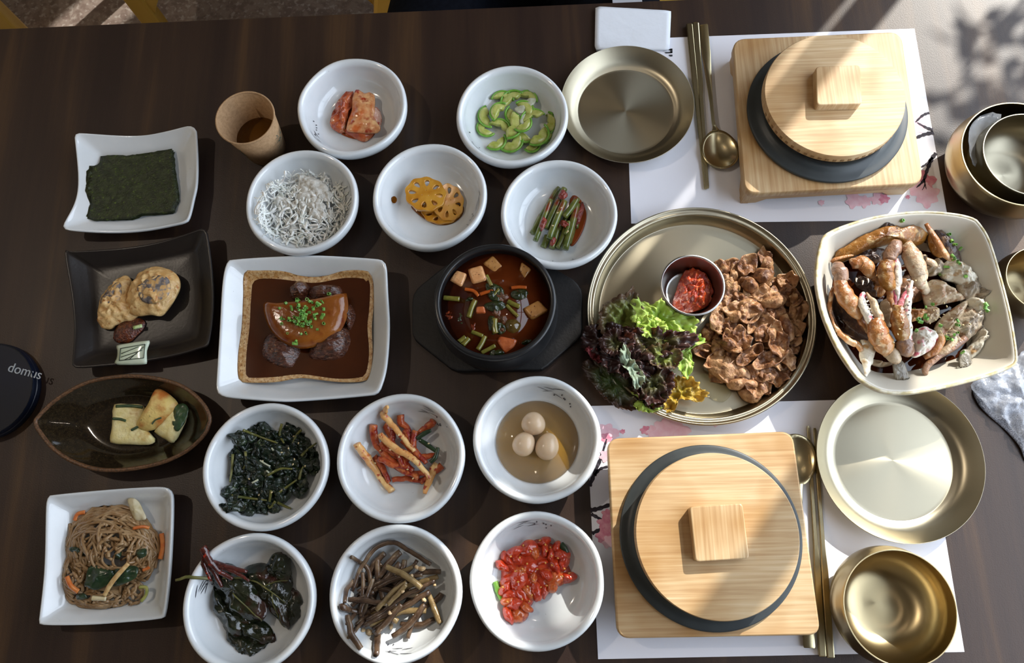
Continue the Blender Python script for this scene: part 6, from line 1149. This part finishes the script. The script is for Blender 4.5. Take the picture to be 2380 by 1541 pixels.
seeds(CS, 'sesame seed sprinkled over the marinated crab', 'sesame on crab')
scallions([(2171, 625, .062), (2200, 628, .060), (2222, 600, .060), (2226, 608, .060), (2230, 612, .060), (2216, 594, .058), (2212, 612, .06), (2155, 740, .062), (2135, 742, .062), (2140, 748, .062), (2150, 735, .062), (2130, 768, .066), (2186, 757, .06), (2232, 742, .058), (2232, 752, .058), (2290, 715, .054), (2295, 722, .053), (2292, 708, .054), (2210, 780, .056), (2218, 786, .056), (2225, 775, .056), (2232, 770, .056), (2246, 815, .05), (2205, 545, .05), (2212, 560, .05), (2220, 568, .05), (2236, 575, .05), (2095, 515, .056), (2180, 700, .058), (2163, 708, .056), (2150, 703, .056), (2248, 640, .058)], 'green scallion ring scattered over the marinated crab', 'scallions on crab')
# ------------------------------------------------------------------ let the food rest on its dish
from mathutils.bvhtree import BVHTree
bpy.context.view_layer.update()
def rootof(o):
    while o.parent: o = o.parent
    return o
class Geo:
    """all meshes of one top-level thing, as a tree in world space plus a vertical shift"""
    def __init__(s, r):
        s.r = r; s.dz = 0.0; V, F = [], []
        st = [r]+[c for c in r.children_recursive]
        for o in st:
            if o.type != 'MESH' or o.name.split('.')[0] == 'painted_mark': continue
            n = len(V); T = Matrix.Translation(ploc(o)) @ (o.rotation_euler.to_matrix().to_4x4() @ Matrix.Diagonal((*o.scale, 1)))
            V += [T @ v.co for v in o.data.vertices]; F += [tuple(i+n for i in p.vertices) for p in o.data.polygons]
        s.V = V; s.ok = bool(F)
        if s.ok:
            s.t = BVHTree.FromPolygons(V, F); A = np.array([v[:] for v in V]); s.lo, s.hi = A.min(0), A.max(0); s.A = A
    def top(s, x, y, z=.3):
        h = s.t.ray_cast(Vector((x, y, z-s.dz)), Vector((0, 0, -1)))[0]
        return None if h is None else h.z+s.dz
DISH = ('side_dish_bowl', 'square_plate', 'braise_platter', 'leaf_dish', 'brass_tray', 'crab_bowl', 'dipping_cup')
FIXED = DISH+('brass_bowl', 'brass_plate', 'soup_pot', 'paper_cup', 'stone_pot', 'pot_trivet', 'trivet_board', 'dining_table', 'placemat', 'folded_napkin', 'plastic_wrapper', 'plastic_packet', 'chopstick', 'spoon', 'table_pager', 'wooden_chair', 'person', 'planter_shrub', 'ceiling_spotlight', 'paper_slip')
LIQUID = ('braising_sauce', 'soup_broth', 'tea', 'egg_broth', 'soy_marinade')
tops = [o for o in SC.objects if o.parent is None and o.type in ('MESH', 'EMPTY') and o.get('kind') != 'structure']
base = lambda o: o.name.split('.')[0]
dishes = [Geo(o) for o in tops if base(o) in DISH]
pot = Geo(next(o for o in tops if base(o) == 'soup_pot'))
foods = [o for o in tops if base(o) not in FIXED]
def dish_of(x, y):
    b, bd = None, 1.08
    for d in dishes:
        c, e = (d.lo+d.hi)/2, (d.hi-d.lo)/2; k = math.hypot((x-c[0])/e[0], (y-c[1])/e[1])
        if k < bd: b, bd = d, k
    return b
def conform(o, d, drape):
    """bring what would sink into the dish back onto its surface; keep soup pieces inside the pot"""
    T = ploc(o)
    if o.data.users > 1:
        h = d.top(T.x, T.y) if d else None
        if h is not None and T.z < h+.0022: o.location.z += h+.0022-T.z
        return
    w = np.array([x.co[:] for x in o.data.vertices])+np.array(T); ch = False; zl = w[:, 2].min()
    if d:
        c = (d.lo+d.hi)/2
        for i in range(len(w)):
            x, y, z = w[i]
            if not (d.lo[0] < x < d.hi[0] and d.lo[1] < y < d.hi[1]): continue
            h = d.top(x, y)
            if h is None or h < .002 or z >= h+.0003: continue
            ch = True
            if not drape:
                v = np.array([c[0]-x, c[1]-y]); L_ = np.linalg.norm(v)+1e-9; v /= L_
                for k in range(40):                      # steep wall: slide inwards until the wall is cleared
                    h2 = d.top(x+v[0]*.002, y+v[1]*.002)
                    if h2 is None or (h-h2 < .0005 and h < d.hi[2]-.006): break
                    x, y, h = x+v[0]*.002, y+v[1]*.002, h2
                    if z >= h+.0003: break
                if z < h+.0003: z = h+.0003+.12*max(0, w[i, 2]-zl)
                w[i] = (x, y, z)
            else: w[i, 2] = h+.0003+.12*max(0, z-zl)
    r = np.hypot(w[:, 0]-PC[0], w[:, 1]-PC[1])
    if .05 < w[:, 2].mean() < .075 and np.median(r) < PR and (r > PR*.87).any():
        k = np.where(r > PR*.87, PR*.87/np.maximum(r, 1e-6), 1)[:, None]; w[:, :2] = PC[:2]+(w[:, :2]-PC[:2])*k; ch = True
    if base(o) in ('grilled_meat', 'lettuce_leaf', 'meat_scrap'):       # beside the steel cup, not through it
        r = np.hypot(w[:, 0]-CC[0], w[:, 1]-CC[1]); rc = CRr*(.80+.19*np.clip((w[:, 2]-.003)/.033, 0, 1))+.0006
        k = (r < rc) & (w[:, 2] < .037)
        if k.any(): w[k, :2] = CC[:2]+(w[k, :2]-CC[:2])*(rc[k]/np.maximum(r[k], 1e-4))[:, None]; ch = True
    if ch:
        o.data.vertices.foreach_set('co', (w-np.array(T)).ravel()); o.data.update()
DRAPE = ('lettuce_leaf', 'perilla_stalk', 'kimchi_juice', 'chilli_oil', 'soy_glaze', 'soy_glaze_drop', 'meat_juices', 'seaweed_sheet')
for o in foods:
    ms = [m for m in [o]+list(o.children_recursive) if m.type == 'MESH']
    ct = np.mean([[*(Matrix.Translation(ploc(m)) @ v.co)] for m in ms for v in m.data.vertices], 0); d = dish_of(ct[0], ct[1])
    for m in ms:
        if base(m) == 'dried_edge': conform(m, d, True)
        elif base(o) not in LIQUID: conform(m, d, base(o) in DRAPE)
# perilla ribs follow the leaf they belong to
leaves = [Geo(o) for o in tops if base(o) == 'perilla_leaf']
for L_ in leaves:
    for m in L_.r.children:
        T = np.array(ploc(m)); w = np.array([x.co[:] for x in m.data.vertices])+T; tr = []
        me = L_.r.data; tr = [BVHTree.FromPolygons([x.co+ploc(g.r) for x in g.r.data.vertices], [p.vertices[:] for p in g.r.data.polygons]) for g in leaves]
        for i in range(0, len(w), 6):
            c = w[i:i+6].mean(0); hs = [t.ray_cast(Vector((c[0], c[1], .3)), Vector((0, 0, -1)))[0] for t in tr]; hs = [h.z for h in hs if h is not None]
            if hs: w[i:i+6, 2] += max(hs)+.0003-c[2]
        m.data.vertices.foreach_set('co', (w-T).ravel()); m.data.update()
# drop whatever still hovers until it touches what lies beneath it, lowest things first
geos = [Geo(o) for o in tops if base(o) not in ('planter_shrub', 'ceiling_spotlight', 'person', 'wooden_chair')]; geos = [g for g in geos if g.ok]
fset = {o.name for o in foods}
for g in sorted((g for g in geos if g.r.name in fset and base(g.r) not in LIQUID), key=lambda g: g.lo[2]):
    A = g.A[np.argsort(g.A[:, 2])]; A = A[:max(12, len(A)//2)]; A = A[::max(1, len(A)//70)]
    near = [q for q in geos if q is not g and not (q.lo[:2] > g.hi[:2]).any() and not (q.hi[:2] < g.lo[:2]).any() and q.lo[2]+q.dz < g.hi[2]]
    gap = 1.0
    for x, y, z in A:
        for q in near:
            h = q.top(x, y, z+.0025)
            if h is not None: gap = min(gap, z-h)
        if gap < .0002: break
    if .0004 < gap < .03: g.dz = -(gap+.0004); g.r.location.z += g.dz
